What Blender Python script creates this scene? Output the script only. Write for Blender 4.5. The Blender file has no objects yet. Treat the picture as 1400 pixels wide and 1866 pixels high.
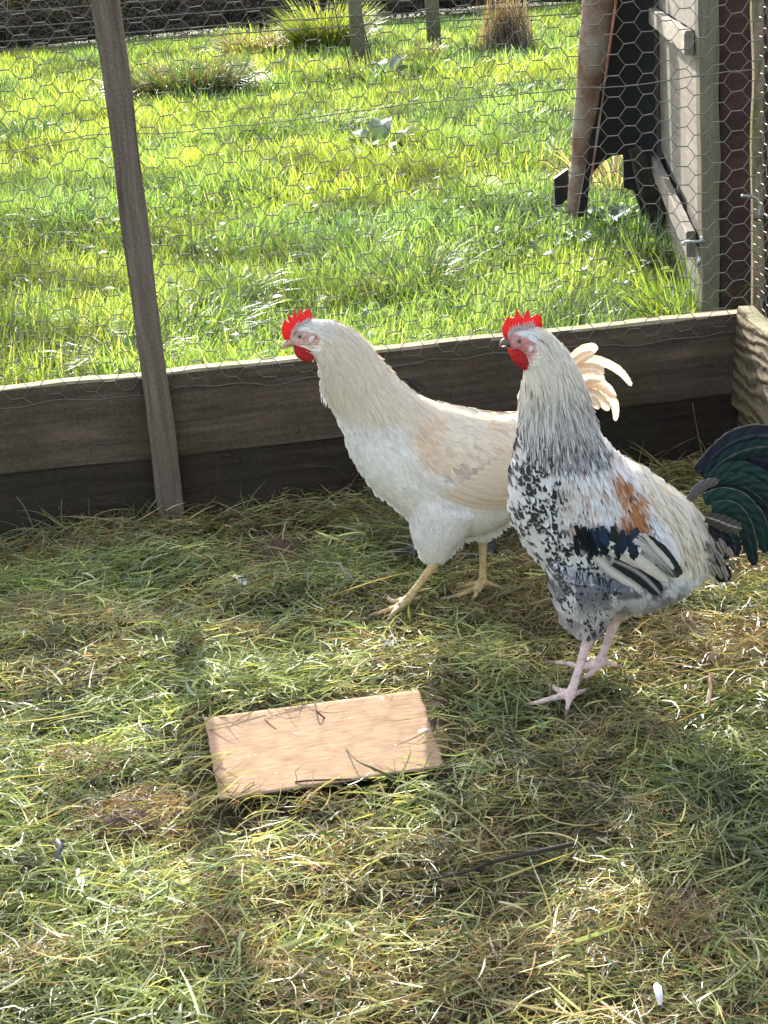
import bpy, bmesh, math
import numpy as np
from math import radians, sin, cos, tan, pi, sqrt, atan2, degrees
from mathutils import Vector, Matrix, geometry

SC = bpy.context.scene
COL = SC.collection
rng = np.random.default_rng(7)

# ------------------------------------------------------------------ camera
FPX = 2850.0; PITCH = radians(19.5); ROLL = radians(4.6); EYE = 0.9
_F = np.array([0, cos(PITCH), -sin(PITCH)]); _U0 = np.array([0, sin(PITCH), cos(PITCH)]); _R0 = np.array([1.0, 0, 0])
_R = cos(ROLL)*_R0 - sin(ROLL)*_U0; _U = sin(ROLL)*_R0 + cos(ROLL)*_U0
_C = np.array([0, 0, EYE])
cd = bpy.data.cameras.new('camera'); cam = bpy.data.objects.new('camera', cd); COL.objects.link(cam)
cam.matrix_world = Matrix(((_R[0], _U[0], -_F[0], 0), (_R[1], _U[1], -_F[1], 0), (_R[2], _U[2], -_F[2], EYE), (0, 0, 0, 1)))
cd.sensor_fit = 'VERTICAL'; cd.sensor_height = 24.0; cd.lens = 24.0*FPX/1866.0
cd.clip_start = 0.05; cd.clip_end = 500
SC.camera = cam
# ------------------------------------------------------------------ light
SUN_EL, SUN_AZ = 24.0, -8.0          # degrees; azimuth measured from +Y, negative = to the left
w = bpy.data.worlds.new('World'); SC.world = w; w.use_nodes = True
wn = w.node_tree.nodes; wl = w.node_tree.links
bg = wn['Background']; sky = wn.new('ShaderNodeTexSky'); sky.sky_type = 'NISHITA'; sky.sun_disc = False
sky.sun_elevation = radians(SUN_EL); sky.sun_rotation = radians(SUN_AZ)
sky.air_density = 1.0; sky.dust_density = 3.0
hs = wn.new('ShaderNodeHueSaturation'); hs.inputs['Saturation'].default_value = .55   # thin high haze
wl.new(sky.outputs[0], hs.inputs['Color']); wl.new(hs.outputs[0], bg.inputs[0]); bg.inputs[1].default_value = 0.15
sd = bpy.data.lights.new('sun', 'SUN'); sun = bpy.data.objects.new('sun', sd); COL.objects.link(sun)
sd.energy = 3.6; sd.angle = radians(0.55); sd.color = (1.0, 0.93, 0.82)
_e, _a = radians(SUN_EL), radians(SUN_AZ)
SUNV = Vector((sin(_a)*cos(_e), cos(_a)*cos(_e), sin(_e)))
sun.rotation_euler = SUNV.to_track_quat('Z', 'Y').to_euler()
sun.location = SUNV*20
SC.view_settings.view_transform = 'Standard'; SC.view_settings.look = 'None'
SC.view_settings.gamma = 1; SC.view_settings.use_curve_mapping = False
SC.view_settings.exposure = 1.82
SC.render.engine = 'CYCLES'
SC.cycles.max_bounces = 8; SC.cycles.diffuse_bounces = 4; SC.cycles.transmission_bounces = 4; SC.cycles.caustics_reflective = False

# ------------------------------------------------------------------ geometry of sight (photo pixel -> place)
def gz(x, y, z=0.0):
    d = _F + (x-700)/FPX*_R - (y-933)/FPX*_U
    return _C + d*((z-EYE)/d[2])
def gy(px, py, Y):
    px = np.asarray(px, float); py = np.asarray(py, float)
    d = _F + ((px-700)/FPX)[..., None]*_R - ((py-933)/FPX)[..., None]*_U
    return _C + d*(np.asarray(Y)/d[..., 1])[..., None]
def proj(P):
    v = np.asarray(P)-_C; ww = v@_F
    return 700+FPX*(v@_R)/ww, 933-FPX*(v@_U)/ww

# ------------------------------------------------------------------ helpers
def hsh(ix, iy, s):
    n = (ix*374761393 + iy*668265263 + s*2246822519) & 0xffffffff
    n = ((n ^ (n >> 13))*1274126177) & 0xffffffff
    return ((n ^ (n >> 16)) & 0xffff)/65535.0
def vn(x, y, s=0):
    x = np.asarray(x, float); y = np.asarray(y, float)
    ix = np.floor(x).astype(np.int64); iy = np.floor(y).astype(np.int64)
    fx = x-ix; fy = y-iy; fx = fx*fx*(3-2*fx); fy = fy*fy*(3-2*fy)
    a = hsh(ix, iy, s); b = hsh(ix+1, iy, s); c = hsh(ix, iy+1, s); d = hsh(ix+1, iy+1, s)
    return (a*(1-fx)+b*fx)*(1-fy)+(c*(1-fx)+d*fx)*fy
def fbm(x, y, s=0, o=3):
    t = 0; a = .5; n = 0
    for i in range(o):
        t = t+a*vn(x*2**i, y*2**i, s+i*17); n += a; a *= .5
    return t/n
def sstep(a, b, x):
    t = np.clip((x-a)/(b-a), 0, 1); return t*t*(3-2*t)
def link(o, parent=None):
    COL.objects.link(o)
    if parent is not None: o.parent = parent
    return o
def tag(o, label=None, cat=None, group=None, kind=None):
    if label: o['label'] = label
    if cat: o['category'] = cat
    if group: o['group'] = group
    if kind: o['kind'] = kind
    return o
def empty(name, loc, label, cat, group=None):
    o = bpy.data.objects.new(name, None); o.empty_display_size = .05
    COL.objects.link(o); o.location = loc; tag(o, label, cat, group); bpy.context.view_layer.update(); return o
def adopt(o, parent):
    """parent o to an Empty while keeping its world place"""
    o.parent = parent
    o.matrix_parent_inverse = Matrix.Translation(-Vector(parent.location))
    return o
def mesh_np(name, V, faces, col=None, mats=(), smooth=True, uv=None, parent=None, matidx=None):
    """V (n,3); faces: list of int arrays (m,k)."""
    me = bpy.data.meshes.new(name); V = np.ascontiguousarray(V, np.float32)
    me.vertices.add(len(V)); me.vertices.foreach_set('co', V.ravel())
    tot = np.concatenate([np.full(len(f), f.shape[1], np.int32) for f in faces])
    loops = np.concatenate([f.ravel() for f in faces]).astype(np.int32)
    me.loops.add(len(loops)); me.loops.foreach_set('vertex_index', loops)
    me.polygons.add(len(tot)); st = np.concatenate([[0], np.cumsum(tot)[:-1]]).astype(np.int32)
    me.polygons.foreach_set('loop_start', st); me.polygons.foreach_set('loop_total', tot)
    if smooth: me.polygons.foreach_set('use_smooth', np.ones(len(tot), bool))
    if matidx is not None: me.polygons.foreach_set('material_index', matidx.astype(np.int32))
    if col is not None:
        c4 = np.ones((len(V), 4), np.float32); c4[:, :3] = col
        a = me.color_attributes.new('Col', 'FLOAT_COLOR', 'POINT'); a.data.foreach_set('color', c4.ravel())
    if uv is not None:
        a = me.attributes.new('fuv', 'FLOAT2', 'POINT'); a.data.foreach_set('vector', np.ascontiguousarray(uv, np.float32).ravel())
    me.update(calc_edges=True)
    for m in mats: me.materials.append(m)
    o = bpy.data.objects.new(name, me); COL.objects.link(o)
    if parent is not None: adopt(o, parent)
    return o
def tube_np(paths, radii, k=6, cap=True):
    """paths: list of (n,3); radii: list of (n,) -> V, quads"""
    Vs = []; Fs = []; off = 0
    for P, r in zip(paths, radii):
        P = np.asarray(P, float); n = len(P); r = np.broadcast_to(np.asarray(r, float), (n,))
        T = np.gradient(P, axis=0); T /= np.linalg.norm(T, axis=1)[:, None]+1e-9
        ref = np.array([0, 0, 1.0]) if abs(T[0, 2]) < .9 else np.array([1.0, 0, 0])
        A = np.cross(T, ref); A /= np.linalg.norm(A, axis=1)[:, None]+1e-9; B = np.cross(T, A)
        th = np.linspace(0, 2*pi, k, endpoint=False)
        V = P[:, None]+r[:, None, None]*(np.cos(th)[None, :, None]*A[:, None]+np.sin(th)[None, :, None]*B[:, None])
        Vs.append(V.reshape(-1, 3))
        i = np.arange(n-1)[:, None]*k+np.arange(k)[None]; j = np.arange(n-1)[:, None]*k+(np.arange(k)[None]+1) % k
        Fs.append((np.stack([i, j, j+k, i+k], -1).reshape(-1, 4))+off)
        off += n*k
        if cap:
            Vs.append(P[[0, -1]]); 
            a = np.arange(k); b = (a+1) % k; base = off-n*k
            Fs.append(np.stack([base+b, base+a, np.full(k, off), np.full(k, off)], -1))
            Fs.append(np.stack([base+(n-1)*k+a, base+(n-1)*k+b, np.full(k, off+1), np.full(k, off+1)], -1))
            off += 2
    V = np.concatenate(Vs); F = np.concatenate(Fs)
    tri = F[F[:, 2] == F[:, 3]][:, :3]; quad = F[F[:, 2] != F[:, 3]]
    return V, [f for f in (quad, tri) if len(f)]
def cr(pts, n):
    """Catmull-Rom through pts (m,d) -> (n,d)"""
    P = np.asarray(pts, float); m = len(P)
    t = np.linspace(0, m-1, n); i = np.clip(t.astype(int), 0, m-2); f = (t-i)[:, None]
    p1 = P[i]; p2 = P[i+1]; p0 = P[np.maximum(i-1, 0)]; p3 = P[np.minimum(i+2, m-1)]
    return .5*((2*p1)+(-p0+p2)*f+(2*p0-5*p1+4*p2-p3)*f*f+(-p0+3*p1-3*p2+p3)*f**3)

def sdist(X, Y, poly):
    """positive inside the polygon"""
    P = np.array(poly, float); Qn = np.roll(P, -1, 0); best = np.full(np.shape(X), 1e9); ins = np.zeros(np.shape(X), bool)
    for (x0, y0), (x1, y1) in zip(P, Qn):
        ex, ey = x1-x0, y1-y0; t = np.clip(((X-x0)*ex+(Y-y0)*ey)/(ex*ex+ey*ey+1e-9), 0, 1)
        best = np.minimum(best, np.hypot(X-x0-t*ex, Y-y0-t*ey))
        cnd = ((y0 > Y) != (y1 > Y)) & (X < ex*(Y-y0)/(ey if abs(ey) > 1e-9 else 1e-9)+x0); ins ^= cnd
    return np.where(ins, best, -best)

# ------------------------------------------------------------------ materials
def newmat(name):
    m = bpy.data.materials.new(name); m.use_nodes = True
    nt = m.node_tree; b = nt.nodes['Principled BSDF']; return m, nt, b
def N(nt, t, **kw):
    n = nt.nodes.new(t)
    for k, v in kw.items():
        if k.startswith('i_'):
            kk = k[2:]; n.inputs[int(kk) if kk.isdigit() else kk].default_value = v
        else: setattr(n, k, v)
    return n
def ramp(nt, stops, fac=None):
    r = nt.nodes.new('ShaderNodeValToRGB'); e = r.color_ramp.elements
    while len(e) < len(stops): e.new(.5)
    for i, (p, c) in enumerate(stops):
        e[i].position = p; e[i].color = (*c, 1) if len(c) == 3 else c
    if fac is not None: nt.links.new(fac, r.inputs[0])
    return r
def mix(nt, a, b, fac, mode='MIX'):
    n = nt.nodes.new('ShaderNodeMix'); n.data_type = 'RGBA'; n.blend_type = mode
    for s, v in ((6, a), (7, b)):
        if isinstance(v, (tuple, list)): n.inputs[s].default_value = (*v, 1)
        else: nt.links.new(v, n.inputs[s])
    if isinstance(fac, (int, float)): n.inputs[0].default_value = fac
    else: nt.links.new(fac, n.inputs[0])
    return n.outputs[2]
def bump(nt, b, h, strength=.5, dist=.01):
    n = nt.nodes.new('ShaderNodeBump'); n.inputs['Strength'].default_value = strength; n.inputs['Distance'].default_value = dist
    nt.links.new(h, n.inputs['Height']); nt.links.new(n.outputs[0], b.inputs['Normal']); return n
def wood(name, light, dark, stain=None, grain=60, relief=.5, rough=.85, dist=.002, moss=0.0, ringy=0.0, seed=0.0):
    m, nt, b = newmat(name)
    tc = N(nt, 'ShaderNodeTexCoord')
    mp = N(nt, 'ShaderNodeMapping'); mp.inputs['Scale'].default_value = (grain*.045, grain, grain); mp.inputs['Location'].default_value = (seed, seed*2, seed*3)
    nt.links.new(tc.outputs['Object'], mp.inputs[0])
    # grain lines pulled about by a slow warp
    wp = N(nt, 'ShaderNodeTexNoise', i_Scale=3.0, i_Detail=2.0); nt.links.new(tc.outputs['Object'], wp.inputs['Vector'])
    vm = N(nt, 'ShaderNodeVectorMath', operation='MULTIPLY_ADD'); nt.links.new(wp.outputs['Color'], vm.inputs[0]); vm.inputs[1].default_value = (0, 3.0+ringy*8, 3.0+ringy*8); nt.links.new(mp.outputs[0], vm.inputs[2])
    n1 = N(nt, 'ShaderNodeTexNoise', i_Scale=1.0, i_Detail=6.0, i_Roughness=.65); nt.links.new(vm.outputs[0], n1.inputs['Vector'])
    n2 = N(nt, 'ShaderNodeTexNoise', i_Scale=9.0, i_Detail=5.0, i_Roughness=.7); nt.links.new(tc.outputs['Object'], n2.inputs['Vector'])
    n3 = N(nt, 'ShaderNodeTexNoise', i_Scale=260.0, i_Detail=3.0); nt.links.new(tc.outputs['Object'], n3.inputs['Vector'])
    c = ramp(nt, [(.32, dark), (.68, light)], n1.outputs[0]).outputs[0]
    st = stain or tuple(x*.6 for x in dark)
    f2 = ramp(nt, [(.42, (0, 0, 0)), (.66, (.75, .75, .75))], n2.outputs[0]).outputs[0]
    c = mix(nt, c, st, f2)
    if moss > 0:
        n4 = N(nt, 'ShaderNodeTexNoise', i_Scale=22.0, i_Detail=8.0, i_Roughness=.75); nt.links.new(tc.outputs['Object'], n4.inputs['Vector'])
        f4 = ramp(nt, [(.52, (0, 0, 0)), (.62, (moss, moss, moss))], n4.outputs[0]).outputs[0]
        c = mix(nt, c, (.17, .19, .05), f4)
    f3 = ramp(nt, [(.3, (.75, .75, .75)), (.7, (1.15, 1.15, 1.15))], n3.outputs[0]).outputs[0]
    c = mix(nt, c, f3, 1.0, 'MULTIPLY')
    nt.links.new(c, b.inputs['Base Color']); b.inputs['Roughness'].default_value = rough; b.inputs['Specular IOR Level'].default_value = .10
    ad = N(nt, 'ShaderNodeMath', operation='MULTIPLY_ADD', i_1=.25); nt.links.new(n3.outputs[0], ad.inputs[0]); nt.links.new(n1.outputs[0], ad.inputs[2])
    bump(nt, b, ad.outputs[0], relief, dist)
    return m
def leafmat(name, trans=.45, gloss=.06, rough=.35, tint=(1.15, 1.2, .55)):
    """thin plant matter: colour attribute, diffuse + light coming through + waxy sheen"""
    m, nt, b = newmat(name); nt.nodes.remove(b); out = nt.nodes['Material Output']
    at = N(nt, 'ShaderNodeVertexColor', layer_name='Col')
    d = N(nt, 'ShaderNodeBsdfDiffuse'); t = N(nt, 'ShaderNodeBsdfTranslucent'); g = N(nt, 'ShaderNodeBsdfGlossy'); g.inputs['Roughness'].default_value = rough
    g.inputs['Color'].default_value = (.9, .95, 1, 1)
    nt.links.new(at.outputs[0], d.inputs[0])
    tc = mix(nt, at.outputs[0], tint, 1.0, 'MULTIPLY'); nt.links.new(tc, t.inputs[0])
    a = N(nt, 'ShaderNodeMixShader'); a.inputs[0].default_value = trans; nt.links.new(d.outputs[0], a.inputs[1]); nt.links.new(t.outputs[0], a.inputs[2])
    lw = N(nt, 'ShaderNodeLayerWeight', i_Blend=.25)
    mm = N(nt, 'ShaderNodeMath', operation='MULTIPLY_ADD', i_1=.05, i_2=gloss); nt.links.new(lw.outputs['Fresnel'], mm.inputs[0])
    c = N(nt, 'ShaderNodeMixShader'); nt.links.new(mm.outputs[0], c.inputs[0]); nt.links.new(a.outputs[0], c.inputs[1]); nt.links.new(g.outputs[0], c.inputs[2])
    nt.links.new(c.outputs[0], out.inputs[0]); return m
def flat(name, col, rough=.6, metal=0.0, noise=0.25, nscale=40, spec=.4, bumpd=.0, sss=0.0):
    m, nt, b = newmat(name)
    tc = N(nt, 'ShaderNodeTexCoord'); n = N(nt, 'ShaderNodeTexNoise', i_Scale=float(nscale), i_Detail=5.0, i_Roughness=.65); nt.links.new(tc.outputs['Object'], n.inputs['Vector'])
    r = ramp(nt, [(.3, tuple(x*(1-noise) for x in col)), (.7, tuple(min(1, x*(1+noise)) for x in col))], n.outputs[0])
    nt.links.new(r.outputs[0], b.inputs['Base Color']); b.inputs['Roughness'].default_value = rough; b.inputs['Metallic'].default_value = metal
    b.inputs['Specular IOR Level'].default_value = spec
    if bumpd: bump(nt, b, n.outputs[0], .6, bumpd)
    if sss: b.inputs['Subsurface Weight'].default_value = sss; b.inputs['Subsurface Scale'].default_value = .004; b.inputs['Subsurface Radius'].default_value = (1, .25, .15)
    return m

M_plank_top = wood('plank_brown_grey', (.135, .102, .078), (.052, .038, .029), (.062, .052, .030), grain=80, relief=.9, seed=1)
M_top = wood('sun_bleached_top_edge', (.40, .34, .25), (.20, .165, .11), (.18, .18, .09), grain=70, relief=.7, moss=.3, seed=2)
M_topm = wood('mossy_top_edge', (.38, .34, .23), (.19, .17, .10), (.16, .18, .08), grain=60, relief=.9, moss=.8, seed=6)
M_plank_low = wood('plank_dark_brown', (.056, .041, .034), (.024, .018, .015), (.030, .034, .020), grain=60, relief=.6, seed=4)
M_post = wood('post_grey_brown', (.22, .18, .145), (.082, .063, .050), (.14, .11, .085), grain=95, relief=.9, seed=7)
M_mossy = wood('mossy_corner_wood', (.36, .30, .20), (.10, .078, .048), (.18, .145, .09), grain=95, relief=1.0, dist=.006, moss=.8, ringy=1.0, seed=3)
def ridged():
    m, nt, b = newmat('ridged_weathered_board'); tc = N(nt, 'ShaderNodeTexCoord')
    mpn = N(nt, 'ShaderNodeMapping'); mpn.inputs['Scale'].default_value = (.4, 1, 1); mpn.inputs['Rotation'].default_value = (0, radians(9), 0); nt.links.new(tc.outputs['Object'], mpn.inputs[0])
    wv = N(nt, 'ShaderNodeTexWave', wave_type='BANDS', bands_direction='Z', i_Scale=15.0, i_Distortion=11.0, i_Detail=3.5); wv.inputs['Detail Scale'].default_value = 1.1; nt.links.new(mpn.outputs[0], wv.inputs['Vector'])
    n1 = N(nt, 'ShaderNodeTexNoise', i_Scale=180.0, i_Detail=4.0); nt.links.new(tc.outputs['Object'], n1.inputs['Vector'])
    n2 = N(nt, 'ShaderNodeTexNoise', i_Scale=14.0, i_Detail=6.0, i_Roughness=.7); nt.links.new(tc.outputs['Object'], n2.inputs['Vector'])
    c = ramp(nt, [(.05, (.075, .055, .033)), (.5, (.15, .118, .075)), (.95, (.21, .165, .108))], wv.outputs[1]).outputs[0]
    c = mix(nt, c, (.22, .20, .09), ramp(nt, [(.45, (0, 0, 0)), (.65, (.6, .6, .6))], n2.outputs[0]).outputs[0])
    c = mix(nt, c, ramp(nt, [(.3, (.7, .7, .7)), (.7, (1.15, 1.15, 1.15))], n1.outputs[0]).outputs[0], 1.0, 'MULTIPLY')
    nt.links.new(c, b.inputs['Base Color']); b.inputs['Roughness'].default_value = .9; b.inputs['Specular IOR Level'].default_value = .2
    ad = N(nt, 'ShaderNodeMath', operation='MULTIPLY_ADD', i_1=.25); nt.links.new(n1.outputs[0], ad.inputs[0]); nt.links.new(wv.outputs[1], ad.inputs[2]); bump(nt, b, ad.outputs[0], .75, .0045); return m
M_ridged = ridged()
M_coop_post = wood('coop_post_green_grey', (.21, .19, .14), (.11, .10, .07), (.13, .115, .085), grain=60, relief=.6, moss=.4, seed=9)
M_weather = wood('weathered_silver_board', (.24, .225, .205), (.11, .10, .09), (.14, .12, .10), grain=55, relief=.5, seed=12)
M_batten = wood('pale_batten', (.34, .315, .275), (.17, .15, .125), (.18, .16, .12), grain=50, relief=.4, seed=15)
M_brownply = wood('dark_brown_ply', (.085, .048, .040), (.045, .026, .023), (.035, .022, .02), grain=30, relief=.35, seed=18)
M_darkwood = wood('dark_wood', (.10, .08, .065), (.05, .038, .03), None, grain=50, relief=.5, seed=21)
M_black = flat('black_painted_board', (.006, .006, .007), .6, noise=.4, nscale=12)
M_pole = wood('peeling_round_pole', (.38, .20, .145), (.22, .105, .075), (.50, .44, .40), grain=22, relief=.4, seed=24)
M_wire = flat('galvanised_wire', (.15, .145, .12), .65, metal=.2, noise=.35, nscale=90)
M_greywood = wood('field_post_wood', (.20, .20, .13), (.10, .10, .06), (.16, .15, .10), grain=30, relief=.5, seed=27)
M_blackplastic = flat('black_plastic', (.012, .012, .013), .35)
M_zinc = flat('zinc_bolt', (.35, .36, .36), .4, metal=.8)

def rough_box(name, size, mat, M, parent, seg=24, bev=.003, wob=.0012, seed=0, kind=None, top=None):
    """a sawn piece: box of size (x long, y thick, z high) from its near lower corner centre; edges knocked about"""
    L, T, Hh = size; bm = bmesh.new()
    n = max(2, seg)
    prof = [(-T/2+bev, 0), (T/2-bev, 0), (T/2, bev), (T/2, Hh-bev), (T/2-bev, Hh), (-T/2+bev, Hh), (-T/2, Hh-bev), (-T/2, bev)]
    rows = []
    for i in range(n+1):
        x = L*i/n; r = []
        for j, (y, z) in enumerate(prof):
            a = (float(vn(x*14+seed, j*3.3, seed))-.5)*2*wob; c = (float(vn(x*9+seed*2, (j//2)*7.1, seed+5))-.5)*2*wob*1.5
            r.append(bm.verts.new((x, y+a*.5, z+c)))
        rows.append(r)
    k = len(prof)
    for i in range(n):
        for j in range(k): bm.faces.new((rows[i][j], rows[i+1][j], rows[i+1][(j+1) % k], rows[i][(j+1) % k]))
    bm.faces.new(rows[0]); bm.faces.new(list(reversed(rows[-1])))
    bmesh.ops.recalc_face_normals(bm, faces=bm.faces)
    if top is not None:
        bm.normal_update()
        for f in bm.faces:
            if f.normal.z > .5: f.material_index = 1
    me = bpy.data.meshes.new(name); bm.to_mesh(me); bm.free(); me.materials.append(mat)
    if top is not None: me.materials.append(top)
    o = bpy.data.objects.new(name, me); COL.objects.link(o)
    o.matrix_world = M
    if parent is not None:
        o.parent = parent; o.matrix_parent_inverse = Matrix.Translation(-Vector(parent.location))
    if kind: o['kind'] = kind
    return o
def frame(origin, xdir, zdir=(0, 0, 1)):
    x = Vector(xdir).normalized(); z = Vector(zdir); z = (z-x*z.dot(x)).normalized(); y = z.cross(x)
    M = Matrix((x, y, z)).transposed().to_4x4(); M.translation = Vector(origin); return M

# ================================================================== GROUND
def pen_h(x, y):
    """ground height in the pen: low mounds of trampled clippings"""
    h = .030*fbm(x*4.5+3, y*4.5+7, 3, 3)+.016*fbm(x*13, y*13, 9, 2)-.018
    return h
FA = gz(0, 1000); HB = float(gy(0, 712, FA[1])[2]); FB = gz(1345, 570, HB)
fdir = np.array([FB[0]-FA[0], FB[1]-FA[1], 0.0]); fdir /= np.linalg.norm(fdir)
fnor = np.array([fdir[1], -fdir[0], 0.0])            # towards the camera
def fence_pt(s, z, out=0.0):
    return np.array([FA[0], FA[1], 0])+fdir*s+fnor*out+np.array([0, 0, z])
SB = float(np.linalg.norm((FB-FA)[:2]))               # s of the corner

def grid_mesh(name, x0, x1, y0, y1, nx, ny, hf, mat, col=None):
    X, Y = np.meshgrid(np.linspace(x0, x1, nx), np.linspace(y0, y1, ny)); Z = hf(X, Y)
    V = np.stack([X, Y, Z], -1).reshape(-1, 3)
    i = (np.arange(ny-1)[:, None]*nx+np.arange(nx-1)[None]).ravel()
    F = np.stack([i, i+1, i+nx+1, i+nx], -1)
    return mesh_np(name, V, [F], None, [mat])
def soil(name, cols, scale=9):
    m, nt, b = newmat(name); tc = N(nt, 'ShaderNodeTexCoord')
    n1 = N(nt, 'ShaderNodeTexNoise', i_Scale=float(scale), i_Detail=6.0, i_Roughness=.7); n2 = N(nt, 'ShaderNodeTexNoise', i_Scale=scale*14.0, i_Detail=6.0, i_Roughness=.75)
    for n in (n1, n2): nt.links.new(tc.outputs['Object'], n.inputs['Vector'])
    a = ramp(nt, [(.35, cols[0]), (.5, cols[1]), (.66, cols[2])], n1.outputs[0]).outputs[0]
    f = ramp(nt, [(.3, (.45, .45, .45)), (.7, (1.3, 1.3, 1.3))], n2.outputs[0]).outputs[0]
    c = mix(nt, a, f, 1.0, 'MULTIPLY'); nt.links.new(c, b.inputs['Base Color']); b.inputs['Roughness'].default_value = .95; b.inputs['Specular IOR Level'].default_value = .2
    bump(nt, b, n2.outputs[0], .9, .008); return m
M_soil = soil('damp_soil_and_clippings', [(.055, .06, .022), (.075, .06, .032), (.10, .068, .045)])
M_field = soil('field_soil_under_grass', [(.03, .045, .012), (.045, .06, .018), (.06, .06, .025)], 3)
fld = grid_mesh('field_ground', -150, 150, -40, 260, 60, 60, lambda x, y: x*0-.045, M_field); tag(fld, kind='structure')
pg = grid_mesh('pen_ground', -1.9, 2.2, .2, 2.66, 240, 150, pen_h, M_soil); tag(pg, kind='structure')

# ================================================================== BLADES
def blades(base, az, L, W, tilt, bend, col, tipcol=None, segs=3, twist=None, cap=None):
    """upright bending blades. base (n,3), tilt from vertical (rad), bend extra rad over length."""
    n = len(base); V = np.zeros((n, segs*2+1, 3)); C = np.zeros((n, segs*2+1, 3))
    p = base.copy(); hd = np.stack([np.cos(az), np.sin(az), np.zeros(n)], -1)
    tw = az+pi/2+(twist if twist is not None else rng.uniform(-1.2, 1.2, n))
    sd_ = np.stack([np.cos(tw), np.sin(tw), np.zeros(n)], -1)
    if tipcol is None: tipcol = col*1.25
    for k in range(segs):
        f = k/segs; wv = W*(1-.55*f)*(.75 if k == 0 else 1.0)*.5
        V[:, 2*k] = p-sd_*wv[:, None]; V[:, 2*k+1] = p+sd_*wv[:, None]
        cc = col*(1-f)+tipcol*f; C[:, 2*k] = cc; C[:, 2*k+1] = cc
        a = tilt+bend*(k+.5)/segs; st = L/segs
        p = p+hd*(np.sin(a)*st)[:, None]; p[:, 2] += np.cos(a)*st
    V[:, -1] = p; C[:, -1] = tipcol
    off = (np.arange(n)*(segs*2+1))[:, None]
    q = np.array([[2*k, 2*k+1, 2*k+3, 2*k+2] for k in range(segs-1)]); t = np.array([[2*segs-2, 2*segs-1, 2*segs]])
    return V.reshape(-1, 3), [(off[:, None]+q[None]).reshape(-1, 4), (off[:, None]+t[None]).reshape(-1, 3)], C.reshape(-1, 3)
def strands(base, az, L, W, pitch, curl, vbend, col, segs=4, roll=None, colend=None):
    """lying strands: start, heading, curl in plan, arch"""
    n = len(base); V = np.zeros((n, segs+1, 2, 3)); C = np.zeros((n, segs+1, 2, 3)); p = base.copy(); a = az.copy(); pt = pitch.copy()
    if roll is None: roll = rng.uniform(-1.0, 1.0, n)
    if colend is None: colend = col
    for k in range(segs+1):
        f = k/segs; h = np.stack([np.cos(a)*np.cos(pt), np.sin(a)*np.cos(pt), np.sin(pt)], -1)
        s = np.stack([-np.sin(a), np.cos(a), np.zeros(n)], -1); up = np.cross(h, s)
        sv = s*np.cos(roll)[:, None]+up*np.sin(roll)[:, None]
        wv = (W*.5*(1.0-.85*f**2.5)*(.8+.2*min(1, f*4)))[:, None]
        V[:, k, 0] = p-sv*wv; V[:, k, 1] = p+sv*wv; C[:, k] = (col*(1-f)+colend*f)[:, None]
        p = p+h*(L/segs)[:, None]; a = a+curl/segs; pt = pt+vbend/segs; roll = roll+.12*np.sign(roll)
    off = (np.arange(n)*(segs+1)*2)[:, None]
    q = np.array([[2*k, 2*k+1, 2*k+3, 2*k+2] for k in range(segs)])
    return V.reshape(-1, 3), [(off[:, None]+q[None]).reshape(-1, 4)], C.reshape(-1, 3)
def joinparts(parts):
    Vs = []; Fs = {}; Cs = []; off = 0
    for V, F, C in parts:
        Vs.append(V); Cs.append(C)
        for f in F: Fs.setdefault(f.shape[1], []).append(f+off)
        off += len(V)
    return np.concatenate(Vs), [np.concatenate(v) for v in Fs.values()], np.concatenate(Cs)
def pal(cols, wts, n):
    c = np.array(cols); w_ = np.array(wts, float); return c[rng.choice(len(c), n, p=w_/w_.sum())]
M_hay = leafmat('cut_grass_blades', .42, .022, .42, (1.12, 1.1, .75))
M_grass = leafmat('living_grass_blades', .52, .035, .40, (1.25, 1.25, .62))

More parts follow.
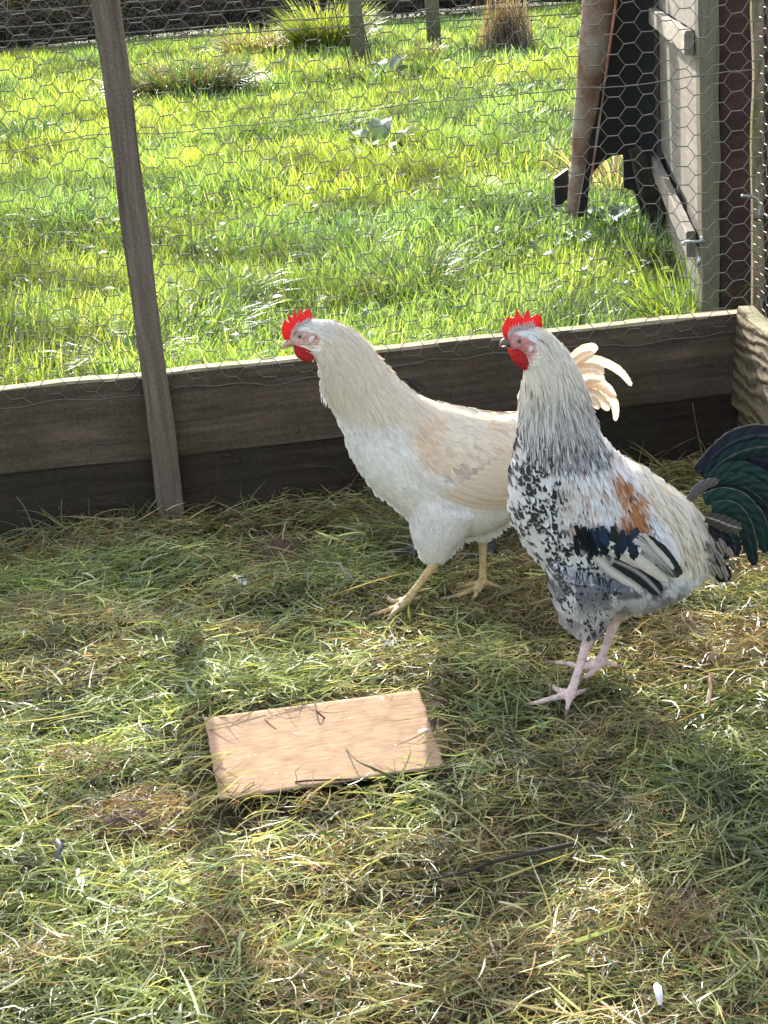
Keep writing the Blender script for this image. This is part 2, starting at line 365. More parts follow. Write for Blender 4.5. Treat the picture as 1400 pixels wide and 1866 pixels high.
# ---- cut grass lying in the pen
G1 = [.160, .195, .065]; G2 = [.275, .290, .100]; G3 = [.43, .395, .150]; S1 = [.52, .43, .23]; S2 = [.36, .225, .11]; B1 = [.15, .095, .055]; G0 = [.09, .135, .048]; SG = [.31, .34, .20]
def hay_layer(n, zlo, zhi, Lr, Wr, seed, box=(-1.3, 1.15, .9, 2.62)):
    n = int(n*1.04)
    x = rng.uniform(box[0], box[1], n); y = rng.uniform(box[2], box[3], n)
    fe = (x-FA[0])*fnor[0]+(y-FA[1])*fnor[1]                       # distance in front of the fence
    gfac = fbm(x*3.2+11, y*3.2, 31, 3); bare = fbm(x*5.2+5, y*5.2+9, 77, 3)
    keep = (fe > .012) & (sdist(x, y, [(q[0], q[1]) for q in PLY]) < rng.uniform(-.07, .0, n))
    # sparse where the soil shows: along the right-hand side and in scratched spots
    sp = np.zeros(n)
    for (cx, cy, r) in BARE: sp = np.maximum(sp, 1-np.hypot((x-cx)/r, (y-cy)/(r*.8)))
    keep &= rng.uniform(0, 1, n) > np.clip(sp*1.3, 0, .62)
    x, y, gfac, bare, sp, fe = [q[keep] for q in (x, y, gfac, bare, sp, fe)]; n = len(x)
    dirn = fbm(x*5, y*5, 51+seed, 2)*2*pi*1.6
    az = dirn+rng.normal(0, .95, n)+rng.integers(0, 2, n)*pi
    mound = sstep(.38, .72, fbm(x*6.5+2, y*6.5, 15, 3))
    z = pen_h(x, y)+rng.uniform(zlo, zhi, n)*(.45+1.1*mound)+.012*(1-sstep(0, .12, fe))
    dry = np.clip((bare-.5)*4.5+.60+.75*sp+.35*(1-sstep(.0, .35, fe))*(x > -.1)+.4*sstep(.15, .6, x-.15)*sstep(1.55, 1.9, y), 0, 1)
    green = np.clip((gfac-.51)*6+.5, 0, 1)
    r = rng.uniform(0, 1, n)
    c = pal([G0, G1, G2, SG], [1.2, 3, 2.5, 1], n)*(.6+.8*rng.uniform(0, 1, (n, 1)))
    d = pal([G3, S1, S2, B1, G2], [3, 2.3, 2.2, 1.8, 1.4], n)*(.6+.75*rng.uniform(0, 1, (n, 1)))
    m = (r < np.clip(.12+.62*dry-.3*green*(1-dry), .05, .92))
    c[m] = d[m]
    c = c*(.55+.95*sstep(.25, .75, fbm(x*15, y*15, 88, 2)))[:, None]*rng.uniform(.5, 1.75, (n, 1))*1.28
    L = rng.uniform(*Lr, n)*(1-.3*m); W = rng.uniform(*Wr, n)*(1-.35*m)
    pitch = rng.normal(.10, .22, n); vb = -pitch*1.6+rng.normal(0, .3, n); curl = rng.normal(0, .55, n)*(1+m*.8)*np.where(rng.uniform(0, 1, n) < .2, 2.8, 1.0)
    return strands(np.stack([x, y, z], -1), az, L, W, pitch, curl, vb, c, segs=3)
PLY = [gz(372, 1308, .030), gz(400, 1458, .026), gz(812, 1397, .030), gz(762, 1257, .032)]
BARE = [(*gz(505, 1005)[:2], .10), (*gz(430, 1165)[:2], .08), (*gz(1290, 1195)[:2], .20), (*gz(1180, 1010)[:2], .16), (*gz(250, 1500)[:2], .09), (*gz(1180, 1330)[:2], .08), (*gz(380, 1760)[:2], .05), (*gz(980, 1000)[:2], .16)]
parts = [hay_layer(30000, -.002, .010, (.03, .085), (.0014, .0030), 0), hay_layer(36000, .004, .022, (.02, .08), (.0011, .0030), 1), hay_layer(52000, .006, .030, (.012, .05), (.0007, .0016), 2),
         hay_layer(26000, .012, .034, (.02, .075), (.0008, .0024), 3), hay_layer(9000, .012, .034, (.02, .06), (.0022, .0042), 4)]
# matted brown and straw tangles, scratched together
for (px, py, r, kind) in ((250, 1485, .060, 0), (150, 1395, .045, 0), (385, 1725, .055, 0), (505, 1000, .050, 1), (1180, 1040, .10, 1), (1290, 1195, .12, 1), (1000, 1110, .09, 1), (690, 1560, .05, 1), (950, 1030, .09, 1), (430, 1165, .05, 1), (640, 1330, .0, 0), (1250, 1690, .05, 0), (1120, 1330, .06, 1), (80, 1745, .05, 1), (760, 960, .09, 1), (200, 1010, .07, 1), (60, 1120, .06, 1), (560, 1830, .07, 1), (980, 1760, .06, 1), (840, 1560, .04, 0), (560, 1480, .03, 0), (1350, 1060, .09, 1)):
    if r == 0: continue
    c = gz(px, py, .015); n = int(120000*r*r); a = rng.uniform(0, 6.28, n); q = r*rng.uniform(0, 1, n)**.6; x = c[0]+q*np.cos(a)*1.3; y = c[1]+q*np.sin(a)
    k = ((x-FA[0])*fnor[0]+(y-FA[1])*fnor[1] > .012) & (sdist(x, y, [(g[0], g[1]) for g in PLY]) < -.01); x, y, q = x[k], y[k], q[k]; n = len(x)
    z = pen_h(x, y)+rng.uniform(.010, .036, n)*(1-.5*(q/r)**2)
    cc = pal([[.26, .155, .085], [.36, .235, .12], [.15, .09, .055], S1, G2], [3, 2.4, 1.5, 1.4, .8], n) if kind == 0 else pal([[.34, .235, .13], S1, [.19, .125, .075], G2, G3, [.42, .29, .14]], [2.2, 2.4, 1.4, 2, 1.4, 1.2], n)
    parts.append(strands(np.stack([x, y, z], -1), rng.uniform(0, 6.28, n), rng.uniform(.012, .055, n), rng.uniform(.0006, .0018 if kind == 0 else .0024, n), rng.normal(.1, .25, n), rng.normal(0, 2.2 if kind == 0 else 1.2, n), rng.normal(-.3, .5, n), cc*rng.uniform(.6, 1.3, (n, 1)), segs=3))
# a scatter of long pale stems on top
n = 800; x = rng.uniform(-.9, 1.0, n); y = rng.uniform(.98, 2.5, n); k = sdist(x, y, [(q[0], q[1]) for q in PLY]) < -.10; x, y = x[k], y[k]; n = len(x)
parts.append(strands(np.stack([x, y, pen_h(x, y)+.03], -1), rng.uniform(0, 6.28, n), rng.uniform(.05, .14, n), rng.uniform(.0012, .0024, n), rng.normal(.12, .12, n), rng.normal(0, 1.1, n), rng.normal(-.25, .2, n), pal([G3, S1, SG, [.4, .32, .1], G2], [2, 2, 2, 1, 2], n), segs=7))
# short living shoots, thicker along the fence foot
n = 5200; x = rng.uniform(-.95, 1.0, n); y = rng.uniform(.98, 2.6, n)
fe = (x-FA[0])*fnor[0]+(y-FA[1])*fnor[1]; k = (fe > .01) & (fbm(x*3.2+11, y*3.2, 31, 3) > .50) & (sdist(x, y, [(q[0], q[1]) for q in PLY]) < -.02); x, y = x[k], y[k]; n = len(x)
parts.append(blades(np.stack([x, y, pen_h(x, y)+.012], -1), rng.uniform(0, 6.28, n), rng.uniform(.015, .055, n), rng.uniform(.0016, .003, n), rng.uniform(.3, 1.2, n), rng.uniform(.2, 1.1, n), pal([G1, G2, G0, G3], [3, 3, 1, 1], n)))
s = rng.uniform(.0, SB, 1500); o_ = rng.uniform(.008, .10, 1500)
P = np.array([FA[0], FA[1], 0])+fdir*s[:, None]+fnor*o_[:, None]; P[:, 2] = pen_h(P[:, 0], P[:, 1])+.01
parts.append(strands(P, rng.uniform(0, 6.28, 1500), rng.uniform(.05, .13, 1500), rng.uniform(.0012, .0024, 1500), rng.uniform(.1, .9, 1500), rng.normal(0, 1.2, 1500), rng.normal(-1.0, .5, 1500), pal([G1, S1, B1, G3, S2], [3, 1.5, 2, 1.5, 2], 1500), segs=6))
V, F_, C_ = joinparts(parts)
hay = mesh_np('cut_grass', V, F_, C_, [M_hay], smooth=False); tag(hay, 'loose cut grass, straw and short shoots covering the pen floor', 'cut grass', kind='stuff')

# ---- living grass in the field
YHEDGE = 23.0
def view_x(Y, mg=.12):
    return -.2085*Y-.10-Y*mg*.3, .259*Y+.10+Y*mg*.3
SHADE_FREE = []
def field_band(y0, y1, dens, Lr, Wr, seed):
    xm = .50*y1+.3; area = 2*xm*(y1-y0); n = int(area*dens)
    x = rng.uniform(-xm, xm, n); y = rng.uniform(y0, y1, n)
    k = ((x > view_x(y)[0]) & (x < view_x(y)[1])) | (rng.uniform(0, 1, n) < .2)
    d = (x-FA[0])*fnor[0]+(y-FA[1])*fnor[1]; k &= d < -.045
    # pen to the right stays bare; coop footprint and hedge foot
    k &= ~((x > .84) & (y < 3.62)) & ~((x > .84+(y-3.58)*.30) & (y > 3.58) & (y < 5.4))
    x, y = x[k], y[k]; n = len(x)
    hmod = .45+1.1*fbm(x*1.3+4, y*1.3, 5+seed*0, 3)**1.2
    cl = fbm(x*5, y*5, 8, 2)
    far = np.clip((y-3)/12, 0, 1)
    L = rng.uniform(*Lr, n)*hmod*(.6+.8*cl); W = rng.uniform(*Wr, n)
    y1_ = fbm(x*.9+7, y*.9, 21, 3); y2_ = fbm(x*3.5+1, y*2.5, 23, 2)
    c = pal([[.12, .185, .050], [.155, .235, .06], [.19, .27, .075], [.25, .295, .095], [.07, .125, .05], [.31, .31, .15]], [2, 3, 3, 1.1, 1.8, .5], n)
    t = np.clip((y1_-.5)*3+.5, 0, 1)[:, None]
    c = c*(np.array([.72, .82, 1.0])*(1-t)+np.array([1.28, 1.14, .8])*t)*(.45+1.0*sstep(.25, .7, y2_))[:, None]*rng.uniform(.7, 1.3, (n, 1))
    az = rng.uniform(0, 6.28, n)*.75+fbm(x*2, y*2, 61, 2)*6
    tl = np.abs(rng.normal(.16, .20, n)); bd = np.abs(rng.normal(.75, .5, n))
    return blades(np.stack([x, y, np.full(n, -.045)], -1), az, L, W, tl, bd, c*.8, c*1.15)
parts = [field_band(2.62, 3.7, 8800, (.07, .17), (.0026, .0050), 1), field_band(3.7, 5.2, 6600, (.07, .17), (.0030, .0058), 2), field_band(5.2, 8.0, 3700, (.07, .17), (.0042, .008), 3),
         field_band(8, 12, 1800, (.08, .17), (.007, .012), 4), field_band(12, YHEDGE+.6, 700, (.09, .2), (.011, .018), 5)]
# broad pale and grey-green weed leaves scattered low in the sward
n = 2600; y = 2.75+rng.uniform(0, 1, n)**1.3*9; x = rng.uniform(0, 1, n)*(view_x(y)[1]-view_x(y)[0])+view_x(y)[0]
k = (((x-FA[0])*fnor[0]+(y-FA[1])*fnor[1]) < -.06) & ~((x > .82) & (y < 3.62)) & ~((x > .84+(y-3.58)*.30) & (y > 3.58) & (y < 5.4)) & (fbm(x*2.2, y*2.2, 91, 2) > .46); x, y = x[k], y[k]; n = len(x)
parts.append(strands(np.stack([x, y, rng.uniform(-.01, .05, n)], -1), rng.uniform(0, 6.28, n), rng.uniform(.02, .06, n), rng.uniform(.010, .022, n), rng.uniform(.0, .7, n), rng.normal(0, .6, n), rng.normal(-.9, .4, n), pal([[.11, .18, .05], [.15, .21, .09], [.08, .14, .04]], [2, 1, 2], n), segs=3))
V, F_, C_ = joinparts(parts)
fg = mesh_np('field_grass', V, F_, C_, [M_grass], smooth=False); tag(fg, 'lush sunlit meadow grass growing in the field beyond the netting', 'grass', kind='stuff')

# ================================================================== PEN FENCE
pf = empty('pen_fence', tuple(fence_pt(0, 0)), 'low brown board wall with one tall batten post and wire netting behind the two cockerels', 'fence')
TH = .034
zs0 = .128
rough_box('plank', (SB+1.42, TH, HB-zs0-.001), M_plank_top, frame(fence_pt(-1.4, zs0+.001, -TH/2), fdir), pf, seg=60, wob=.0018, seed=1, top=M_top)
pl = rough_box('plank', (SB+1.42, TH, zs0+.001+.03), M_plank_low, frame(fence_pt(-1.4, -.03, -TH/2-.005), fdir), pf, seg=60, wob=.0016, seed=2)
# a bright worn arris along the seam and a split by the batten
spx, = [float(((gz(318, 950)-FA)[:2]@fdir[:2]))]
rough_box('post', (1.55, .030, .043), M_post, frame(fence_pt(spx+.0215, -.03, .0155), (0, 0, 1), tuple(-fdir)), pf, seg=40, wob=.0016, seed=5)
# knots on the lower board
# netting
def netting(name, parent, org, ud, nd, s0, s1, z0, z1, seed, lines=(), sag=.004, r=.00062):
    P_, TL, DX, DY = .0300, .0175, .0125, .0155
    def pt(s_, z_):
        ds = (vn(s_*9+seed, z_*9, seed)-.5)*.011+(vn(s_*40, z_*40, seed+1)-.5)*.003; dz = (vn(s_*8, z_*8+seed, seed+2)-.5)*.012+(vn(s_*45, z_*45, seed+4)-.5)*.003
        do = (vn(s_*5, z_*5, seed+3)-.5)*.016*min(1, max(0, (z_-z0-.02)*8))
        return org+ud*(s_+ds)+nd*(do+.004)+np.array([0, 0, z_+dz])
    paths = []; rad = []
    nc = int((s1-s0)/P_)+1; nr = int((z1-z0)/(2*DY))+1
    for c in range(nc):
        for r_ in range(nr+1):
            s_ = s0+c*P_; z_ = z0+.012+(2*r_+(c % 2))*DY
            if z_ > z1: continue
            a = pt(s_, z_); b = pt(s_+TL, z_); t_ = np.linspace(0, 1, 3)[:, None]
            paths.append(a+(b-a)*t_); rad.append(r*1.55)
            for dz in (DY, -DY):
                z2 = z_+dz
                if z2 < z0+.006: z2 = z0
                if c < nc-1 or True:
                    e = pt(s_+P_, z2)
                    mid = (b+e)/2+rng.normal(0, .0006, 3); paths.append(np.array([b, mid, e])); rad.append(r)
    s_ = np.linspace(s0-.01, s1, 160); paths.append(np.array([pt(q, z0-.001)+np.array([0, 0, .002*sin(q*60)]) for q in s_])); rad.append(r*1.5)
    for zl, slope in lines:
        paths.append(np.array([pt(q, zl+slope*(q-s0)) for q in s_])); rad.append(r*1.3)
    V, F = tube_np(paths, rad, k=4, cap=False)
    return mesh_np(name, V, F, None, [M_wire], parent=parent)
_o = np.array([FA[0], FA[1], 0.0])
netting('wire_netting', pf, _o, fdir, fnor, -1.2, SB+.03, HB-.031, 1.12, 3, lines=((.647, .012),))

# ================================================================== RIGHT-HAND SIDE FENCE
c0 = fence_pt(SB+.006, 0, .0); c1 = gz(1400, 616, HB); sdir = np.array([c1[0]-FB[0], c1[1]-FB[1], 0.0]); sdir /= np.linalg.norm(sdir)
snor = np.array([-sdir[1], sdir[0], 0.0]);  snor = snor if snor[0] > 0 else -snor
sf = empty('side_fence', tuple(FB*np.array([1, 1, 0])), 'weathered mossy board end of the side fence at the right-hand corner', 'fence')
b0 = np.array([FB[0], FB[1], 0.0])+snor*.004
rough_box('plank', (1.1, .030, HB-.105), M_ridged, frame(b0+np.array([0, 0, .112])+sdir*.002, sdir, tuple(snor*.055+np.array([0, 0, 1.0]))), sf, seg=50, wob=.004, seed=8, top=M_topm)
rough_box('plank', (1.1, .024, .14), M_ridged, frame(b0+np.array([0, 0, -.03])+sdir*.002+snor*.002, sdir, tuple(snor*.05+np.array([0, 0, 1.0]))), sf, seg=50, wob=.003, seed=9)
cp = gy(1389, 560, 2.70)
rough_box('post', (1.2, .020, .019), M_mossy, frame((cp[0], 2.70, .0), (0, 0, 1), (-1, 0, 0)), sf, seg=30, wob=.002, seed=10)
netting('wire_netting', sf, np.array([FB[0], FB[1], 0.0])+snor*.03, sdir, snor, .0, .9, HB-.02, 1.1, 13)
# cable tie and latch hook on the thin corner post
th = np.linspace(0, 2*pi, 20); tc_ = gy(1389, 396, 2.70)
V, F = tube_np([np.stack([tc_[0]-.002+.0135*np.cos(th), 2.70-.004+.0145*np.sin(th), np.full(20, tc_[2])], -1)], [.0022], 6)
mesh_np('cable_tie', V, F, None, [M_blackplastic], parent=sf)
h0 = gy(1384, 372, 2.68); h1 = gy(1374, 360, 2.675); h2 = gy(1352, 357, 2.66)
V, F = tube_np([cr([h0-[0, 0, .02], h0, h1, h2], 14)], [.0028], 7); mesh_np('hook', V, F, None, [M_zinc], parent=sf)

# ================================================================== COOP
Y1 = 3.60; Y2 = 5.05
def seg_box(name, parent, a, b, width, thick, mat, up=(0, 0, 1), seed=0, seg=16, wob=.002):
    """a straight piece whose centre line runs a->b; width along up, thick across"""
    a = Vector(a); b = Vector(b); x = (b-a).normalized(); z = Vector(up); z = (z-x*z.dot(x)).normalized()
    return rough_box(name, ((b-a).length, thick, width), mat, frame(a-z*width/2, x, z), parent, seg=seg, wob=wob, seed=seed)
pc = gy(1295, 600, Y1)
coop = empty('chicken_coop', (float(pc[0]), Y1, -.045), 'old wooden hen house with silvery side wall and dark brown front at the right', 'hen house')
xl, xr = gy(1278, 300, Y1)[0], gy(1312, 300, Y1)[0]
rough_box('corner_post', (1.9, .045, float(xr-xl)), M_coop_post, frame((xr, Y1+.022, -.045), (0, 0, 1), (-1, 0, 0)), coop, seg=30, wob=.003, seed=31)
# brown front, three wide boards
for i_, (z0_, z1_) in enumerate(((-.03, 1.8),)):
    rough_box('front_panel', (.62, .014, z1_-z0_), M_brownply, frame((xr+.003, Y1+.035, z0_), (1, 0, 0)), coop, seg=10, wob=.001, seed=33+i_)
seg_box('door_edge', coop, (xr+.004, Y1+.024, -.03), (xr+.004, Y1+.024, 1.8), .006, .008, M_black, up=(1, 0, 0), seed=36)
# side wall running back from the corner post
A0 = np.array([xl+.01, Y1+.05, 0.0]); B0 = gy(1208, 300, Y2)*np.array([1, 1, 0]); B0[1] = Y2
wd = (B0-A0)/np.linalg.norm(B0-A0); wl_ = float(np.linalg.norm(B0-A0)); wnl = np.array([-wd[1], wd[0], 0.0]); wnl = wnl if wnl[0] < 0 else -wnl
zt = float(gy(1275, 445, Y1+.05)[2]); zt2 = float(gy(1274, 60, Y1+.05)[2])
rough_box('side_board', (wl_, .016, zt2-zt-.1), M_weather, frame(A0+np.array([0, 0, zt+.05]), wd), coop, seg=20, wob=.001, seed=41)
rough_box('side_board', (wl_, .016, zt+.06), M_weather, frame(A0+np.array([0, 0, -.02])-wnl*.012, wd), coop, seg=20, wob=.001, seed=42)
rough_box('side_board', (wl_, .016, .7), M_weather, frame(A0+np.array([0, 0, zt2+.0]), wd), coop, seg=20, wob=.001, seed=43)
rough_box('side_batten', (wl_+.02, .022, .05), M_batten, frame(A0+np.array([0, 0, zt2-.045])+wnl*.024, wd), coop, seg=20, wob=.002, seed=44)
rough_box('side_batten', (wl_+.02, .022, .06), M_weather, frame(A0+np.array([0, 0, zt-.03])+wnl*.024, wd), coop, seg=20, wob=.002, seed=45)
# back post, black panel with its cut-out foot, brace
xa, xb = gy(1194, 200, Y2)[0], gy(1215, 200, Y2)[0]
rough_box('back_post', (1.9, .05, float(xb-xa)), M_darkwood, frame((xb, Y2-.03, -.045), (0, 0, 1), (-1, 0, 0)), coop, seg=24, wob=.002, seed=51)
def slab(name, pts, Y, thick, mat, parent, ext=0.0):
    """flat panel cut to an outline standing in the plane Y"""
    P = gy([p[0] for p in pts], [p[1] for p in pts], Y); n = len(P)
    V = np.concatenate([P, P+np.array([0, thick, 0])])
    bm = bmesh.new(); vs = [bm.verts.new(v) for v in V]
    bm.faces.new(vs[:n]); bm.faces.new(list(reversed(vs[n:])))
    for i in range(n): bm.faces.new((vs[i], vs[(i+1) % n], vs[(i+1) % n+n], vs[i+n]))
    bmesh.ops.recalc_face_normals(bm, faces=bm.faces); bmesh.ops.triangulate(bm, faces=bm.faces)
    me = bpy.data.meshes.new(name); bm.to_mesh(me); bm.free(); me.materials.append(mat)
    o = bpy.data.objects.new(name, me); COL.objects.link(o)
    if parent is not None: adopt(o, parent)
    return o
slab('black_panel', [(1122, -420), (1200, -420), (1200, 430), (1180, 428), (1156, 348), (1137, 342), (1136, 282), (1116, 284), (1096, 297), (1075, 322), (1069, 395), (1052, 395), (1086, 200), (1116, 0)], Y2+.10, .02, M_black, coop)  # shade beneath the hen house is built into the black right-hand leg
slab('panel_edge_strip', [(1130, -60), (1134, -60), (1079, 330), (1076, 330)], Y2+.085, .012, M_pole, coop)
a_, b_ = gy(1158, 270, Y2-.01), gy(1206, 440, Y2-.01)
seg_box('brace', coop, a_, b_, .045, .03, M_darkwood, up=(1, 0, .3), seed=53)
# roofed dark inside: back wall and roof
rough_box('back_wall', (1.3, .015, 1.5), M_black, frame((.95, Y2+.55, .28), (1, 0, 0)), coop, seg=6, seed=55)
rough_box('roof', (1.6, 2.2, .02), M_darkwood, frame((.98, 4.45, 1.75), (1, 0, 0)), coop, seg=6, seed=56)
# bolt on the side wall
q0, q1 = gy(1246, 441, Y1-.01), gy(1284, 440, Y1-.01)
V, F = tube_np([np.array([q0, (q0+q1)/2, q1]), np.array([q1+[-.006, 0, -.006], q1+[-.006, 0, .012]]), np.array([q0, q0+[0, 0, -.008]])], [.0035, .004, .003], 7)
mesh_np('bolt', V, F, None, [M_zinc], parent=coop)
q0, q1 = gy(1276, 468, Y1-.005), gy(1272, 485, Y1-.005)
V, F = tube_np([np.array([q0, q1])], [.004], 6); mesh_np('staple', V, F, None, [M_zinc], parent=coop)

# leaning round pole, with a little dark board at its foot
pa = gy(1047, 388, 5.30); pb = gy(1104, -120, 4.95)
pole = empty('wooden_pole', tuple(pa), 'reddish round pole with peeling bark leaning beside the hen house', 'pole')
t_ = np.linspace(0, 1, 30)[:, None]; pp = pa+(pb-pa)*t_; rr = (.026+.030*t_[:, 0])+.0016*np.sin(t_[:, 0]*23)
V, F = tube_np([pp], [rr], 20)
me_o = mesh_np('shaft', V-pa, F, None, [M_pole]); me_o.parent = pole
# grain axis along the pole: rotate local frame
ax = Vector(pb-pa).normalized(); Rm = frame((0, 0, 0), ax).to_3x3()
co = (V-pa)@np.array(Rm); me_o.data.vertices.foreach_set('co', np.ascontiguousarray(co, np.float32).ravel()); me_o.matrix_local = Rm.to_4x4(); me_o.data.update()
fb = slab('foot_board', [(1010, 326), (1035, 308), (1040, 350), (1034, 362), (1012, 386)], 5.33, .03, M_black, pole)

# ================================================================== FIELD BOUNDARY: hedge, stock fence
def hedge():
    n = 26000; x = rng.uniform(-9, 10, n); prof_ = 1.0+.7*fbm(x*.6, x*0, 3, 2)
    z = rng.uniform(0, 1, n)**.8*prof_*1.25-.05; yy = YHEDGE+.55+rng.exponential(.35, n)-.15*np.sin(x*2)
    yy += (z/1.4)**2*.3
    m = fbm(x*1.8, z*2.5, 41, 3); P = np.stack([x, yy, z], -1)
    az = rng.uniform(0, 6.28, n); L = rng.uniform(.03, .075, n); W = rng.uniform(.02, .045, n)
    c = pal([[.035, .055, .02], [.05, .075, .03], [.10, .12, .05], [.10, .065, .045], [.06, .045, .035]], [2, 2, .8, 1.3, 1.6], n)*(.5+m)[:, None]
    g = (x < -3.0) | (x > 4.2); c[g] = c[g]*np.array([.8, 1.35, .9])
    a = strands(P, az, L, W, rng.uniform(-.9, .6, n), rng.normal(0, .5, n), rng.normal(0, .5, n), c, segs=2)
    n = 2600; x = rng.uniform(-6.5, 7.5, n)
    b = strands(np.stack([x, YHEDGE+.45+rng.uniform(-.1, .7, n), rng.uniform(-.04, .5, n)], -1), rng.uniform(0, 6.28, n), rng.uniform(.4, 1.3, n), rng.uniform(.006, .014, n), rng.uniform(.2, 1.5, n), rng.normal(0, 1, n), rng.normal(-1.2, .8, n), pal([[.12, .07, .055], [.16, .13, .10], [.08, .05, .04]], [2, 1, 2], n), segs=8)
    V, F, C = joinparts([a, b]); return mesh_np('hedge', V, F, C, [M_hedge], smooth=False)
M_hedge = leafmat('hedge_leaves', .25, .03, .5)
hg = hedge(); tag(hg, 'dark bramble and leaf hedge along the far edge of the field', 'hedge', kind='stuff')
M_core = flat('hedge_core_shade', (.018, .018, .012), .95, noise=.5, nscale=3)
hc = grid_mesh('hedge_shade_core', -30, 30, YHEDGE+1.2, YHEDGE+3.5, 120, 16, lambda x, y: -.1+1.35*np.sin(np.clip((y-YHEDGE-1.2)/2.3, 0, 1)*pi)**.5+.3*fbm(x*.8, y*.8, 4), M_core); tag(hc, kind='structure')  # near-black mound put in as the shade deep inside the hedge
YF = 14.6
kf = empty('stock_fence', (0, YF, -.045), 'distant wire stock fence strung across the far end of the field', 'fence')
for pxp, wpx in ((651, 26),):
    c = gy(pxp, 60, YF); rr = wpx*.5*YF*.95/FPX
    V, F = tube_np([np.array([[c[0], YF+.09, -.05], [c[0], YF+.09, .4], [c[0]+.01, YF+.09, 1.15]])], [rr], 12); mesh_np('post', V, F, None, [M_greywood], parent=kf)
c = gy(783, 0, YF+2); V, F = tube_np([np.array([[c[0], YF+1.6, -.05], [c[0], YF+1.6, 1.1]])], [.07], 12); mesh_np('post', V, F, None, [M_greywood], parent=kf)
for (ya, yb) in ((37, -31), (62, -4), (78, 14), (8, -60)):
    A = gy(0, ya+12, YF); B = gy(1060, yb+8, YF); A = A-(B-A)*.6; B2 = B+(B-A)*.5
    t_ = np.linspace(0, 1, 30)[:, None]; P = A+(B2-A)*t_; P[:, 2] += .01*np.sin(t_[:, 0]*17)
    V, F = tube_np([P], [.0055], 5); mesh_np('wire', V, F, None, [M_wire], parent=kf)

# ================================================================== FIELD PLANTS
def tussock(name, px, py, n, Lr, r, cols, wts, label, cat='grass tussock', Wr=(.004, .008), tilt=(.1, .9), bend=(.4, 1.6), inward=False):
    c = gz(px, py, -.03); sc_ = 1
    a = rng.uniform(0, 6.28, n); q = r*np.sqrt(rng.uniform(0, 1, n)); P = np.stack([c[0]+q*np.cos(a), c[1]+q*np.sin(a), np.full(n, -.045)], -1)
    V, F, C = blades(P, a+(pi if inward else 0)+rng.normal(0, .5, n), rng.uniform(*Lr, n), rng.uniform(*Wr, n), rng.uniform(*tilt, n), rng.uniform(*bend, n), pal(cols, wts, n)*rng.uniform(.6, 1.3, (n, 1)), segs=4)
    o = mesh_np(name, V-c, F, C, [M_grass], smooth=False); o.location = c; tag(o, label, cat); return o
BR = [.13, .085, .055]; ST = [.24, .18, .10]; DG = [.045, .09, .03]; YG = [.22, .27, .05]
tussock('grass_tussock', 335, 182, 3600, (.24, .46), .44, [BR, [.17, .13, .07], DG, [.10, .15, .05]], [3, 2, 4, 2], 'rounded brown and dark green tussock right of the tall post', Wr=(.008, .014), tilt=(.1, 1.0))
tussock('grass_tussock', 600, 98, 1500, (.25, .75), .28, [YG, [.16, .22, .05], ST], [4, 1.5, 1], 'tall bright yellow-green tussock beside the hedge', Wr=(.012, .022), tilt=(.05, .6))
tussock('grass_tussock', 475, 105, 1000, (.2, .5), .4, [YG, ST, BR], [2, 2, 1], 'low yellowish tussock left of the tall bright one', Wr=(.012, .022))
tussock('grass_tussock', 925, 102, 700, (.15, .70), .30, [BR, [.20, .15, .12], [.15, .11, .09]], [3, 1, 2], 'dead brown clump of stalks near the field post', 'dead plant', Wr=(.007, .014), tilt=(.0, .75), bend=(-.3, .9), inward=True)
tussock('grass_tussock', 770, 112, 260, (.15, .3), .22, [BR, ST, DG], [3, 2, 1], 'small brown patch of dead grass left of the dead clump', Wr=(.008, .014))
tussock('grass_tussock', 40, 262, 500, (.12, .28), .22, [DG, [.06, .11, .04], YG], [4, 2, .5], 'dark green tussock far left behind the netting', Wr=(.006, .010))
tussock('grass_tussock', 575, 245, 450, (.12, .26), .25, [DG, BR, YG], [3, 1, 1], 'dark low tussock left of the big dock plant', Wr=(.006, .010))
tussock('grass_tussock', 232, 690, 300, (.12, .24), .06, [[.11, .18, .09], DG, [.18, .25, .15], YG], [2, 3, 1, 1], 'tussock of long silvery arching blades just left of the tall post', Wr=(.003, .0055), tilt=(.2, .8), bend=(.8, 1.9))
tussock('grass_tussock', 340, 640, 260, (.14, .26), .09, [DG, [.08, .15, .04], YG], [3, 2, 1], 'dark green tussock just right of the tall post', Wr=(.003, .0055))
tussock('grass_tussock', 15, 620, 260, (.12, .22), .08, [DG, [.08, .15, .05]], [3, 2], 'dark green tussock at the left edge above the boards', Wr=(.003, .0055))
tussock('grass_tussock', 1130, 352, 420, (.12, .34), .16, [ST, [.5, .42, .26], BR], [3, 2, 1], 'pale dry straw clump seen under the black panel', 'dry grass', Wr=(.004, .008))
tussock('grass_tussock', 1165, 470, 420, (.08, .2), .14, [DG, [.035, .07, .03], YG], [4, 2, .6], 'dark green tuft in the shade of the hen house', Wr=(.004, .007))
tussock('grass_tussock', 1245, 610, 320, (.14, .30), .10, [YG, [.16, .25, .04], DG], [3, 3, 1], 'tall bright grass growing against the coop corner post', Wr=(.003, .006), tilt=(.0, .5))

